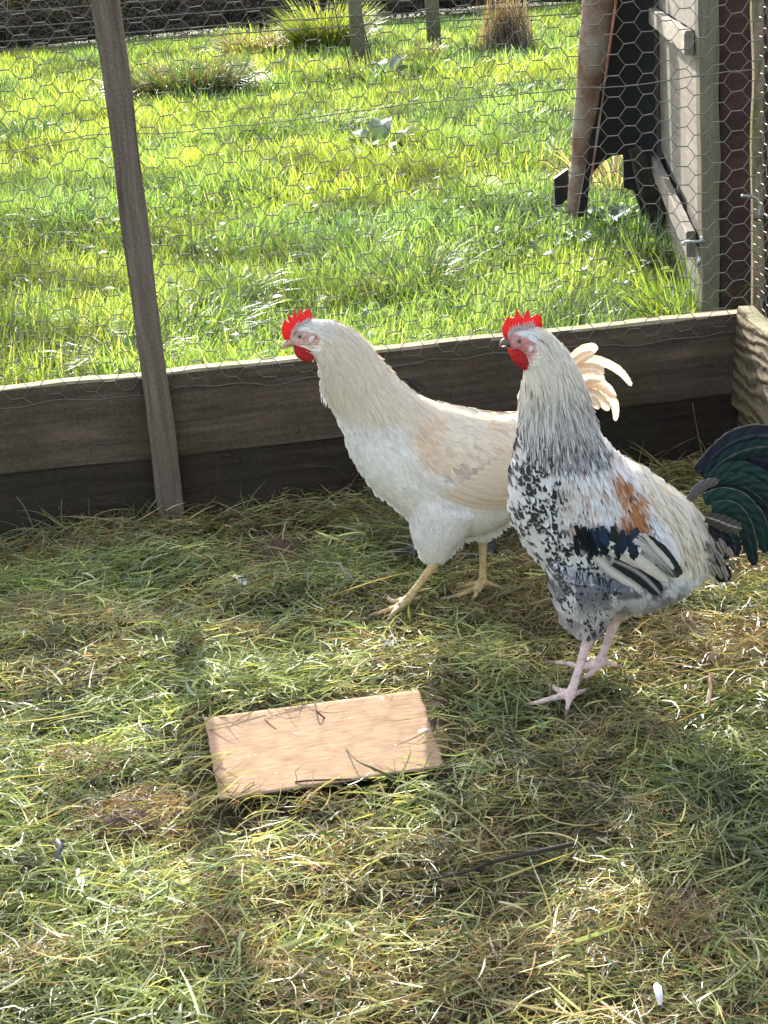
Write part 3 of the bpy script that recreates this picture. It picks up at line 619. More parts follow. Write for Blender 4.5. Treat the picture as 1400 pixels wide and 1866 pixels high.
for (px, py, r_, n_, lab) in ((110, 130, .30, 420, 'dark tuft at the far left near the hedge'), (845, 378, .10, 260, 'dark green tuft in mid field above the speckled cockerel head'), (640, 480, .07, 240, 'dark green tuft above the white cockerel neck'), (760, 520, .07, 240, 'deep green tuft in the gap between the two cockerel heads'), (420, 560, .06, 220, 'dark tuft above and left of the white cockerel comb'), (1010, 300, .12, 260, 'olive tuft just left of the round pole'), (470, 360, .10, 240, 'olive tuft in mid field right of the tall post'), (130, 420, .09, 240, 'olive tuft in mid field left of the tall post')):
    tussock('grass_tussock', px, py, n_, (.10, .24), r_, [DG, [.06, .11, .035], [.10, .16, .05], BR], [3, 3, 2, .5], lab, Wr=(.003, .006) if py > 350 else (.006, .010))
M_dock = leafmat('dock_leaf', .35, .012, .5, (1.2, 1.25, .5))
def leaf_plant(name, px, py, leaves, label, cat, lobed=False):
    c = gz(px, py, -.03); root = empty(name, tuple(c), label, cat)
    for (az, L, W, tilt, colr) in leaves:
        tilt = tilt*.7
        nl = 9; nw = 7; s_ = np.linspace(0, 1, nl); t_ = np.linspace(-1, 1, nw)
        S, T = np.meshgrid(s_, t_, indexing='ij')
        wv = W*.5*np.sin(np.clip(S*.96+.04, 0, 1)**.75*pi)**.75
        if lobed: wv = wv*(1+.28*np.sin(S*22))
        ang = tilt-1.1*S**1.5*(.8); 
        ds = L/(nl-1); a = (tilt-1.2*s_**1.5); r_ = np.concatenate([[0], np.cumsum(np.cos(a[:-1])*ds)]); z_ = np.concatenate([[0], np.cumsum(np.sin(a[:-1])*ds)])
        stalk = .35*L; bx = cos(az)*stalk*.5; by = sin(az)*stalk*.5; bz = stalk*sin(tilt)
        X = bx+r_[:, None]*cos(az)-T*wv*sin(az); Y = by+r_[:, None]*sin(az)+T*wv*cos(az)
        Z = bz+z_[:, None]+np.abs(T)*wv*.35+.008*np.sin(S*17+T*3)*np.abs(T)
        V = np.stack([X, Y, Z+.03], -1).reshape(-1, 3)
        i = (np.arange(nl-1)[:, None]*nw+np.arange(nw-1)[None]).ravel(); F = np.stack([i, i+1, i+nw+1, i+nw], -1)
        cc = np.array(colr)*(1-.25*(np.abs(T) < .1).ravel()[:, None]*-1.4)
        o = mesh_np('leaf', V, [F], cc, [M_dock]); o.parent = root
        V, Fq = tube_np([np.array([[0, 0, 0], [bx*.6, by*.6, bz*.55+.015], [bx, by, bz+.03]])], [.003], 5); o = mesh_np('stalk', V, Fq, np.array([[.16, .2, .06]]*len(V)), [M_dock]); o.parent = root
    return root
DKc = [.06, .11, .045]; DKl = [.13, .19, .10]; DKy = [.20, .26, .05]
leaf_plant('dock_plant', 692, 296, [(a, L, W, t, c) for a, L, W, t, c in ((2.9, .20, .10, .7, DKy), (2.3, .2, .11, .95, DKl), (.4, .26, .10, .6, DKy), (-.4, .17, .11, .5, DKc), (-1.3, .18, .13, .6, DKc), (-2.2, .19, .13, .55, DKc), (1.4, .24, .12, 1.1, DKl), (3.6, .2, .10, .5, DKc), (.0, .22, .10, .9, DKl), (-1.8, .16, .12, .9, DKl))], 'broad-leaved dock in mid field, the largest leafy plant', 'dock plant')
leaf_plant('dock_plant', 705, 152, [(2.8, .28, .13, .5, DKy), (1.8, .28, .14, .8, DKl), (.2, .3, .14, .5, DKl), (-.8, .25, .13, .4, DKy), (-2, .25, .13, .5, DKc), (.9, .3, .13, .9, DKl)], 'pale dock with splayed leaves far back near the dead stems', 'dock plant')
leaf_plant('dock_plant', 205, 322, [(2.9, .19, .07, .25, DKy), (2.0, .16, .08, .6, DKc), (.3, .18, .07, .5, DKl), (-.4, .2, .06, .3, DKl)], 'yellowish dock leaves lying behind the tall post', 'dock plant')
leaf_plant('weed_plant', 1120, 425, [(a*.9, .11, .095, .35+.3*(a % 2), [.055, .11, .06]) for a in range(8)], 'round-leaved weed in the shade beside the hen house', 'weed', lobed=True)
leaf_plant('weed_plant', 1060, 455, [(a*1.05+.3, .09, .07, .3, [.10, .17, .08]) for a in range(6)], 'low lobed weed at the foot of the round pole', 'weed', lobed=True)
leaf_plant('weed_plant', 960, 178, [(a*1.05+.3, .16, .11, .5, [.16, .24, .12]) for a in range(6)], 'pale leafy weed near the upper end of the round pole', 'weed', lobed=True)
leaf_plant('clover_plant', 1278, 1200, [(a*1.3+.4, .022, .020, .4, [.07, .16, .03]) for a in range(5)], 'tiny green weed seedling on the bare soil right of the speckled cockerel', 'weed')
M_stem = flat('dead_stem_brown', (.06, .035, .03), .8)
st0 = gz(640, 150, -.03)
ds = empty('dead_stem', tuple(st0), 'thin dark dead weed stems standing together in mid field', 'dead stems')
for (xa_, ya_, xb_, yb_) in ((640, 152, 608, -10), (672, 140, 664, 38), (668, 142, 659, 62), (676, 120, 660, 20)):
    A = gz(xa_, ya_, -.03); B = gy(xb_, yb_, A[1]); t_ = np.linspace(0, 1, 12)[:, None]; P = A+(B-A)*t_; P[:, 0] += .012*np.sin(t_[:, 0]*6)
    V, F = tube_np([P], [np.linspace(.007, .003, 12)], 5); mesh_np('stem', V, F, None, [M_stem], parent=ds)

# ================================================================== PLYWOOD SHEET
c_ = [gz(372, 1308, .036), gz(400, 1458, .034), gz(812, 1397, .036), gz(762, 1257, .036)]
mp_, nt, b = newmat('pink_plywood'); tc = N(nt, 'ShaderNodeTexCoord'); mpn = N(nt, 'ShaderNodeMapping'); mpn.inputs['Scale'].default_value = (26, 130, 130); nt.links.new(tc.outputs['Object'], mpn.inputs[0])
n1 = N(nt, 'ShaderNodeTexNoise', i_Scale=1.6, i_Detail=7.0, i_Roughness=.7); nt.links.new(mpn.outputs[0], n1.inputs['Vector'])
n2 = N(nt, 'ShaderNodeTexNoise', i_Scale=34.0, i_Detail=4.0, i_Roughness=.6); nt.links.new(tc.outputs['Object'], n2.inputs['Vector'])
n3 = N(nt, 'ShaderNodeTexNoise', i_Scale=11.0, i_Detail=5.0, i_Roughness=.7); nt.links.new(tc.outputs['Object'], n3.inputs['Vector'])
cw = ramp(nt, [(.30, (.26, .165, .105)), (.5, (.35, .245, .165)), (.7, (.41, .305, .215))], n1.outputs[0]).outputs[0]
cw = mix(nt, cw, (.31, .175, .12), ramp(nt, [(.5, (0, 0, 0)), (.72, (.4, .4, .4))], n3.outputs[0]).outputs[0])
cw = mix(nt, cw, (.70, .66, .60), ramp(nt, [(.66, (0, 0, 0)), (.70, (.7, .7, .7))], n2.outputs[0]).outputs[0])
nt.links.new(cw, b.inputs['Base Color']); b.inputs['Roughness'].default_value = 1.0; b.inputs['Specular IOR Level'].default_value = .02; b.inputs['Diffuse Roughness'].default_value = 0.0; bump(nt, b, n1.outputs[0], .25, .0006)
M_plyedge = wood('ply_edge', (.12, .08, .05), (.05, .03, .022), None, grain=200)
def ply():
    nx, ny = 60, 26; V = []; c = [np.array(q) for q in c_]
    org = c[1]; xv = c[2]-c[1]; 
    for k_, dz in ((0, .0), (1, -.0030)):
        for j in range(ny+1):
            for i in range(nx+1):
                u, v = i/nx, j/ny
                p = (c[1]*(1-u)+c[2]*u)*(1-v)+(c[0]*(1-u)+c[3]*u)*v
                e = .0013
                jx = (vn(v*40, 0, 3)-.5)*e*2*((i == nx)*1.6+(i == 0)); jy = (vn(u*70, 0, 5)-.5)*e*((j == ny)+(j == 0))
                V.append(p+np.array([jx, jy, dz]))
    V = np.array(V); m_ = (nx+1)*(ny+1)
    ii = (np.arange(ny)[:, None]*(nx+1)+np.arange(nx)[None]).ravel(); top = np.stack([ii, ii+1, ii+nx+2, ii+nx+1], -1); bot = top[:, ::-1]+m_
    e1 = np.arange(nx); lo = np.stack([e1+m_, e1+1+m_, e1+1, e1], -1); hi_ = ny*(nx+1)+e1; hi = np.stack([hi_, hi_+1, hi_+1+m_, hi_+m_], -1)
    e2 = np.arange(ny)*(nx+1); le = np.stack([e2, e2+nx+1, e2+nx+1+m_, e2+m_], -1); re = np.stack([e2+nx+m_, e2+2*nx+1+m_, e2+2*nx+1, e2+nx], -1)
    F = np.concatenate([top, bot, lo, hi, le, re]); mi = np.concatenate([np.zeros(len(top)*2), np.ones(len(F)-2*len(top))])
    Rm = frame(org, xv).to_3x3(); co = (V-org)@np.array(Rm)
    o = mesh_np('plywood_sheet', co, [F], None, [mp_, M_plyedge], smooth=False, matidx=mi); o.matrix_world = frame(org, xv); return o
po = ply(); tag(po, 'small pinkish plywood offcut lying flat on the cut grass', 'plywood')
# ================================================================== BIRDS
def feathmat(name, trans=.16, rough=.62, streak=.14, spec=.25, metal=0.0, sheen=.3, barbs=False):
    m, nt, b = newmat(name); out = nt.nodes['Material Output']
    at = N(nt, 'ShaderNodeVertexColor', layer_name='Col'); uv = N(nt, 'ShaderNodeAttribute', attribute_name='fuv')
    mpn = N(nt, 'ShaderNodeMapping'); mpn.inputs['Scale'].default_value = (9, 2.2, 1) if not barbs else (1.2, 26, 1)
    if barbs:
        sx = N(nt, 'ShaderNodeSeparateXYZ'); nt.links.new(uv.outputs['Vector'], sx.inputs[0]); m1 = N(nt, 'ShaderNodeMath', operation='SUBTRACT', i_1=.5); nt.links.new(sx.outputs[0], m1.inputs[0])
        m2 = N(nt, 'ShaderNodeMath', operation='ABSOLUTE'); nt.links.new(m1.outputs[0], m2.inputs[0]); m3 = N(nt, 'ShaderNodeMath', operation='MULTIPLY_ADD', i_1=-1.3); nt.links.new(m2.outputs[0], m3.inputs[0]); nt.links.new(sx.outputs[1], m3.inputs[2])
        cx = N(nt, 'ShaderNodeCombineXYZ'); nt.links.new(sx.outputs[0], cx.inputs[0]); nt.links.new(m3.outputs[0], cx.inputs[1]); nt.links.new(cx.outputs[0], mpn.inputs[0])
    else: nt.links.new(uv.outputs['Vector'], mpn.inputs[0])
    n1 = N(nt, 'ShaderNodeTexNoise', i_Scale=2.2, i_Detail=3.0); nt.links.new(mpn.outputs[0], n1.inputs['Vector'])
    f = ramp(nt, [(.3, (1-streak,)*3), (.7, (1.0+streak*.3,)*3)], n1.outputs[0]).outputs[0]
    c = mix(nt, at.outputs[0], f, 1.0, 'MULTIPLY')
    nt.links.new(c, b.inputs['Base Color']); b.inputs['Roughness'].default_value = rough; b.inputs['Specular IOR Level'].default_value = spec; b.inputs['Metallic'].default_value = metal
    b.inputs['Sheen Weight'].default_value = sheen; b.inputs['Sheen Roughness'].default_value = .5
    bump(nt, b, n1.outputs[0], .35, .001)
    t = N(nt, 'ShaderNodeBsdfTranslucent'); nt.links.new(c, t.inputs[0]); a = N(nt, 'ShaderNodeMixShader'); a.inputs[0].default_value = trans
    nt.links.new(b.outputs[0], a.inputs[1]); nt.links.new(t.outputs[0], a.inputs[2]); nt.links.new(a.outputs[0], out.inputs[0]); return m
M_feather = feathmat('soft_plumage'); M_tailw = feathmat('cream_tail_vane', .42, .6, .22, .15, barbs=True); M_irid = feathmat('iridescent_green_black', .02, .46, .5, .2, .1, 0.0, barbs=True)
def bodymat(name):
    m, nt, b = newmat(name); at = N(nt, 'ShaderNodeVertexColor', layer_name='Col'); nt.links.new(at.outputs[0], b.inputs['Base Color'])
    b.inputs['Roughness'].default_value = .65; b.inputs['Specular IOR Level'].default_value = .3
    tc = N(nt, 'ShaderNodeTexCoord'); v = N(nt, 'ShaderNodeTexVoronoi', i_Scale=260.0); nt.links.new(tc.outputs['Object'], v.inputs['Vector']); wv = N(nt, 'ShaderNodeTexWave', wave_type='BANDS', bands_direction='Z', i_Scale=72.0, i_Distortion=2.5, i_Detail=1.0); nt.links.new(tc.outputs['Object'], wv.inputs['Vector'])
    ad = N(nt, 'ShaderNodeMath', operation='MULTIPLY_ADD', i_1=.8); nt.links.new(wv.outputs[1], ad.inputs[0]); nt.links.new(v.outputs[0], ad.inputs[2]); bump(nt, b, ad.outputs[0], .5, .0009)
    n9 = N(nt, 'ShaderNodeTexNoise', i_Scale=120.0, i_Detail=4.0, i_Roughness=.7); nt.links.new(tc.outputs['Object'], n9.inputs['Vector'])
    cc = mix(nt, at.outputs[0], ramp(nt, [(.0, (.92, .90, .88)), (.2, (1, 1, 1))], wv.outputs[1]).outputs[0], 1.0, 'MULTIPLY'); cc = mix(nt, cc, ramp(nt, [(.36, (.74, .68, .62)), (.52, (1.03, 1.03, 1.03))], n9.outputs[0]).outputs[0], 1.0, 'MULTIPLY'); nt.links.new(cc, b.inputs['Base Color'])
    b.inputs['Subsurface Weight'].default_value = .15; b.inputs['Subsurface Scale'].default_value = .003
    return m
M_body = bodymat('bird_skin_and_down')
M_comb = flat('red_comb', (.40, .016, .022), .48, noise=.45, nscale=420, spec=.35, bumpd=.0016, sss=.0)
def combmat():
    m = M_comb; nt = m.node_tree; b = nt.nodes['Principled BSDF']; out = nt.nodes['Material Output']
    t = N(nt, 'ShaderNodeBsdfTranslucent'); t.inputs[0].default_value = (.95, .15, .12, 1); a = N(nt, 'ShaderNodeMixShader'); a.inputs[0].default_value = .32
    nt.links.new(b.outputs[0], a.inputs[1]); nt.links.new(t.outputs[0], a.inputs[2]); nt.links.new(a.outputs[0], out.inputs[0])
combmat()
M_lobe = flat('pale_ear_lobe', (.72, .62, .58), .5, noise=.15, nscale=200)
M_beak_w = flat('horn_beak', (.52, .34, .24), .35, noise=.25, nscale=120); M_beak_d = flat('dark_horn_beak', (.16, .11, .085), .32, noise=.3, nscale=120)
M_iris_w = flat('grey_green_iris', (.20, .19, .12), .3); M_iris_s = flat('amber_iris', (.32, .16, .08), .3); M_pupil = flat('pupil', (.004, .004, .004), .08, spec=.8)
M_claw = flat('claw_horn', (.30, .24, .19), .4)

class Bird:
    def __init__(s, Y0, rings, wcomp=1.0, wing=None):
        """rings: (topx, topy, botx, boty, halfwidth m, shape)"""
        s.Y0 = Y0; R = cr(np.array([r[:5] for r in rings], float), 150); s.R = R
        T = gy(R[:, 0], R[:, 1], Y0); B = gy(R[:, 2], R[:, 3], Y0); w_ = R[:, 4]
        mid = (T+B)/2; h = (T-B)/2; hl = np.linalg.norm(h, axis=1); nz = np.abs(h[:, 2])/(hl+1e-9)
        dep = np.arctan2(EYE-mid[:, 2], Y0); m_ = w_*np.tan(dep)*nz
        h = h*(np.sqrt(np.maximum(hl**2-(m_*wcomp)**2, (.55*hl)**2))/hl)[:, None]*.985
        s.mid = mid; s.h = h; s.w = w_; k = 48; th = np.linspace(0, 2*pi, k, endpoint=False)
        cs, sn = np.cos(th), np.sin(th)
        V = mid[:, None]+h[:, None]*cs[None, :, None]; V = V+np.array([0, -1.0, 0])*(w_[:, None]*sn[None])[..., None]
        s.k = k; s.V = V
        n = len(R); i = np.arange(n-1)[:, None]*k+np.arange(k)[None]; j = np.arange(n-1)[:, None]*k+(np.arange(k)[None]+1) % k
        F = np.stack([i, j, j+k, i+k], -1).reshape(-1, 4)
        Vf = V.reshape(-1, 3); nv = len(Vf); ca = mid[0]; cb = mid[-1]
        a = np.arange(k); bq = (a+1) % k
        s.pieces = [(np.concatenate([Vf, [ca, cb]]), [F, np.stack([bq, a, np.full(k, nv)], -1), np.stack([(n-1)*k+a, (n-1)*k+bq, np.full(k, nv+1)], -1)])]
        # depth map in mid-plane picture coordinates
        s.g0 = np.array([R[:, [0, 2]].min()-60, R[:, [1, 3]].min()-60]); s.gs = 2.0
        s.gw = int((R[:, [0, 2]].max()+60-s.g0[0])/s.gs)+2; s.gh = int((R[:, [1, 3]].max()+160-s.g0[1])/s.gs)+2
        s.D = np.zeros((s.gh, s.gw)); s.stamp(V[:, :k//2+1])
    def stamp(s, V):
        # dense resample of near half
        A = V; 
        for ax in (0, 1):
            n = A.shape[ax]; t = np.linspace(0, n-1, n*(5 if ax == 0 else 8)); i = np.clip(t.astype(int), 0, n-2); f = t-i
            f = f[:, None, None] if ax == 0 else f[None, :, None]
            A = np.take(A, i, ax)*(1-f)+np.take(A, i+1, ax)*f
        P = A.reshape(-1, 3); d = s.Y0-P[:, 1]; Q = P.copy(); Q[:, 1] = s.Y0
        px, py = proj(Q); gi = np.clip(((px-s.g0[0])/s.gs+.5).astype(int), 0, s.gw-1); gj = np.clip(((py-s.g0[1])/s.gs+.5).astype(int), 0, s.gh-1)
        np.maximum.at(s.D, (gj, gi), d)
    def fin(s):
        D = s.D; Z = D <= 0
        nb = sum(np.roll(np.roll(D, a, 0), b, 1) for a in (-1, 0, 1) for b in (-1, 0, 1)); cn = sum(np.roll(np.roll((D > 0)*1.0, a, 0), b, 1) for a in (-1, 0, 1) for b in (-1, 0, 1))
        D = np.where(Z & (cn > 4), nb/np.maximum(cn, 1), D)
        for _ in range(2): D = (D*2+np.roll(D, 1, 0)+np.roll(D, -1, 0)+np.roll(D, 1, 1)+np.roll(D, -1, 1))/6
        s.D = D
    def d(s, px, py):
        x = np.clip((px-s.g0[0])/s.gs, 0, s.gw-1.001); y = np.clip((py-s.g0[1])/s.gs, 0, s.gh-1.001); i = x.astype(int); j = y.astype(int); fx = x-i; fy = y-j; D = s.D
        return (D[j, i]*(1-fx)+D[j, i+1]*fx)*(1-fy)+(D[j+1, i]*(1-fx)+D[j+1, i+1]*fx)*fy
    def bulge(s, poly, amt, soft):
        """raise a patch of the flank (the folded wing)"""
        X = s.g0[0]+np.arange(s.gw)*s.gs; Y = s.g0[1]+np.arange(s.gh)*s.gs; X, Y = np.meshgrid(X, Y)
        sd_ = sdist(X, Y, poly); s.D = s.D+amt*sstep(0, soft, sd_)*(s.D > 0)
    def tube(s, pts, radii, n=24, k=14, stamp=False):
        P = cr(pts, n); r = cr(np.array(radii)[:, None], n)[:, 0]; V, F = tube_np([P], [r], k); s.pieces.append((V, F))
    def body(s, root, colf, vox=.0025, smooth_it=3):
        Vs = []; Fs = {}; off = 0
        for V, F in s.pieces:
            Vs.append(V)
            for f in F: Fs.setdefault(f.shape[1], []).append(f+off)
            off += len(V)
        o = mesh_np('body', np.concatenate(Vs), [np.concatenate(v) for v in Fs.values()])
        m = o.modifiers.new('r', 'REMESH'); m.mode = 'VOXEL'; m.voxel_size = vox; m.use_smooth_shade = True
        m2 = o.modifiers.new('s', 'SMOOTH'); m2.factor = .5; m2.iterations = smooth_it
        dg = bpy.context.evaluated_depsgraph_get(); me = bpy.data.meshes.new_from_object(o.evaluated_get(dg)); o.modifiers.clear(); old = o.data; o.data = me; bpy.data.meshes.remove(old)
        nv = len(me.vertices); co = np.zeros(nv*3, np.float32); me.vertices.foreach_get('co', co); co = co.reshape(-1, 3).astype(float)
        q = co.copy(); q[:, 1] = s.Y0-np.abs(co[:, 1]-s.Y0); px, py = proj(q)
        c4 = np.ones((nv, 4), np.float32); c4[:, :3] = colf(px, py, co)
        for a in list(me.color_attributes): me.color_attributes.remove(a)
        a = me.color_attributes.new('Col', 'FLOAT_COLOR', 'POINT'); a.data.foreach_set('color', c4.ravel())
        me.materials.clear(); me.materials.append(M_body); me.polygons.foreach_set('use_smooth', np.ones(len(me.polygons), bool))
        adopt(o, root); return o
    def drape(s, c, ang, L, W, lift, tip, colf, rows=5, curl=0.0, base=.0006, sides=(1, -1), cup=.25, fall=0.0):
        """feathers laid over the flank. c (n,2) px, ang rad (picture, y down)."""
        n = len(c); sv = np.linspace(0, 1, rows); tv = np.array([-1, 0, 1.0])
        L = np.broadcast_to(L, n).astype(float); W = np.broadcast_to(W, n).astype(float); lift = np.broadcast_to(lift, n).astype(float); curl = np.broadcast_to(curl, n).astype(float)
        rim = sstep(0, .028, s.d(c[:, 0], c[:, 1])); W = W*(.45+.55*rim); L = L*(.7+.3*rim)
        a = ang[:, None]+curl[:, None]*sv[None]
        dx = np.cos(a); dy = np.sin(a); st = L[:, None]/(rows-1)
        cx = c[:, 0:1]+np.concatenate([np.zeros((n, 1)), np.cumsum(dx[:, :-1]*st, 1)], 1); cy = c[:, 1:2]+np.concatenate([np.zeros((n, 1)), np.cumsum(dy[:, :-1]*st, 1)], 1)
        if tip == 'round': wp = np.clip(.55+.6*sv, 0, 1)*np.sqrt(np.clip(1-sv**5, 0, 1))
        elif tip == 'point': wp = np.clip(.6+.8*sv, 0, 1)*(1-sv**1.6)
        else: wp = np.clip(.5+.8*sv, 0, 1)*(1-sv**2.6*.9)
        wv = W[:, None]*.5*wp[None]
        px = cx[..., None]-dy[..., None]*tv*wv[..., None]; py = cy[..., None]+dx[..., None]*tv*wv[..., None]
        dd = s.d(px, py)
        out = []
        pxm = .00066*s.Y0/1.78
        jit = rng.uniform(.0, .0014, n)[:, None, None]
        q = gy(px, py, s.Y0)
        d_ = dd+base+jit+lift[:, None, None]*(sv**1.4)[None, :, None]-cup*np.abs(tv)[None, None]*wv[..., None]*pxm
        near = q.copy(); near[..., 1] = s.Y0-d_
        cx_, cy_ = proj(near[:, rows//2, 1])
        col = colf(cx_, cy_, sv, tv, n)
        U = np.broadcast_to(tv[None, None]*.5+.5, (n, rows, 3)); Vv = np.broadcast_to(sv[None, :, None], (n, rows, 3)); rnd = rng.uniform(0, 50, n)[:, None, None]
        uv = np.stack([U+rnd, Vv+rnd], -1)
        quads = np.array([[r*3+t, r*3+t+1, (r+1)*3+t+1, (r+1)*3+t] for r in range(rows-1) for t in range(2)])
        F = (np.arange(n)[:, None, None]*rows*3+quads[None]).reshape(-1, 4)
        for sd_ in sides:
            V = q.copy(); V[..., 1] = s.Y0-sd_*d_
            out.append((V.reshape(-1, 3), [F], col.reshape(-1, 3), uv.reshape(-1, 2)))
        return out
def flow(ctrl):
    C = np.array(ctrl, float); a = np.radians(C[:, 2])
    def f(x, y):
        w_ = 1/((x[:, None]-C[:, 0])**2+(y[:, None]-C[:, 1])**2+200)**1.5
        return np.arctan2((w_*np.sin(a)).sum(1), (w_*np.cos(a)).sum(1))
    return f
def scatter(bird, n, poly=None, dmin=.0008, box=None):
    g = bird; xs = []; tries = 0
    m = g.D > dmin; jj, ii = np.nonzero(m)
    if poly is not None:
        X = g.g0[0]+ii*g.gs; Y = g.g0[1]+jj*g.gs; k = sdist(X, Y, poly) > 0; ii, jj = ii[k], jj[k]
    sel = rng.integers(0, len(ii), n); p = np.stack([g.g0[0]+(ii[sel]+rng.uniform(-.5, .5, n))*g.gs, g.g0[1]+(jj[sel]+rng.uniform(-.5, .5, n))*g.gs], -1)
    return p
def even(bird, poly, spacing, dmin=.0008):
    """jittered lattice inside poly"""
    P = np.array(poly, float); x0, y0 = P.min(0); x1, y1 = P.max(0); X, Y = np.meshgrid(np.arange(x0, x1, spacing), np.arange(y0, y1, spacing)); X = X.ravel()+rng.uniform(-.5, .5, X.size)*spacing; Y = Y.ravel()+rng.uniform(-.5, .5, Y.size)*spacing
    k = (sdist(X, Y, poly) > 0) & (bird.d(X, Y) > dmin); return np.stack([X[k], Y[k]], -1)
def plumage(name, root, outs, mat):
    V = []; C = []; U = []; F = []; off = 0
    for v, f, c, u in outs:
        V.append(v); C.append(c); U.append(u); F.append(f[0]+off); off += len(v)
    o = mesh_np(name, np.concatenate(V), [np.concatenate(F)], np.concatenate(C), [mat], uv=np.concatenate(U), parent=root); o['kind'] = 'stuff'; return o
def inflate(name, root, poly, Y0, d0, T, mat, sy=1, D=None, step=1.1, lean=0.0, power=.5, soft=6.0):
    """fleshy plate from an outline (photo px): two skins meeting at the rim"""
    P = np.array(poly, float)
    # densify rim
    rim = []
    for a, b in zip(P, np.roll(P, -1, 0)):
        k = max(1, int(np.hypot(*(b-a))/step)); rim += [a+(b-a)*i/k for i in range(k)]
    rim = np.array(rim); x0, y0 = P.min(0); x1, y1 = P.max(0)
    X, Y = np.meshgrid(np.arange(x0, x1, step*1.2), np.arange(y0, y1, step*1.2)); X = X.ravel(); Y = Y.ravel(); sdv = sdist(X, Y, poly); k = sdv > step*.7
    pts = np.concatenate([rim, np.stack([X[k], Y[k]], -1)]); dist = np.concatenate([np.zeros(len(rim)), sdv[k]]); nr = len(rim)
    r = geometry.delaunay_2d_cdt([Vector(p) for p in pts], [(i, (i+1) % nr) for i in range(nr)], [], 1, 1e-6)
    vs = np.array([tuple(v) for v in r[0]]); fs = np.array([f for f in r[2] if len(f) == 3]); orig = r[3]
    dv = np.array([max(0, dist[o[0]]) if o else 0 for o in orig])
    cen = vs[fs].mean(1); kk = sdist(cen[:, 0], cen[:, 1], poly) > 0; fs = fs[kk]
    th = T*np.clip(dv/soft, 0, 1)**power+(vn(vs[:, 0]*.35, vs[:, 1]*.35, 5)-.5)*T*.35*(dv > 0)
    q = gy(vs[:, 0], vs[:, 1], Y0)
    base = d0+lean*(vs[:, 1]-y0)/(y1-y0+1e-6)
    A = q.copy(); A[:, 1] = Y0-sy*(base+th); B = q.copy(); B[:, 1] = Y0-sy*(base-th)
    rimm = dv <= 0; n = len(vs); mapb = np.where(rimm, np.arange(n), np.arange(n)+n)
    V = np.concatenate([A, B]); F = np.concatenate([fs, mapb[fs][:, ::-1]])
    return mesh_np(name, V, [F], None, [mat], parent=root)
def sphere(name, root, c, r, mat, squash=(1, 1, 1), seg=20):
    bm = bmesh.new(); bmesh.ops.create_uvsphere(bm, u_segments=seg, v_segments=seg//2+2, radius=1)
    for v in bm.verts: v.co = Vector((v.co.x*r*squash[0]+c[0], v.co.y*r*squash[1]+c[1], v.co.z*r*squash[2]+c[2]))
    me = bpy.data.meshes.new(name); bm.to_mesh(me); bm.free(); me.polygons.foreach_set('use_smooth', np.ones(len(me.polygons), bool)); me.materials.append(mat)
    o = bpy.data.objects.new(name, me); COL.objects.link(o); adopt(o, root); return o
def subpart(o, parent):
    mw = o.parent.location.copy() if o.parent else Vector((0, 0, 0))
    o.parent = parent; o.matrix_parent_inverse = (Matrix.Translation(Vector(parent.parent.location))@parent.matrix_parent_inverse).inverted() if parent.parent else Matrix(); return o
def eye(root, px, py, rpx, Y0, dhead, irismat, lid=(.5, .3, .28)):
    mlid = flat('eyelid_skin', lid, .55)
    for sd_ in (1, -1):
        c = gy(px, py, Y0-dhead); 
        if sd_ < 0: c = c.copy(); c[1] = Y0+dhead
        r = rpx*Y0*1.0/FPX
        e = sphere('eye', root, c, r, irismat, (1, .55, 1)); p = sphere('pupil', root, c+np.array([-r*.1, -sd_*r*.50, 0]), r*.46, M_pupil, (1, .45, 1), 14)
        subpart(p, e)
        th = np.linspace(0, 2*pi, 28); ring = np.stack([c[0]+1.12*r*np.cos(th), np.full(28, c[1]+sd_*r*.0), c[2]+.92*r*np.sin(th)], -1); V, F = tube_np([ring], [r*.26], 8, cap=False)
        l = mesh_np('eyelid', V, F, None, [mlid], parent=root); subpart(l, e)
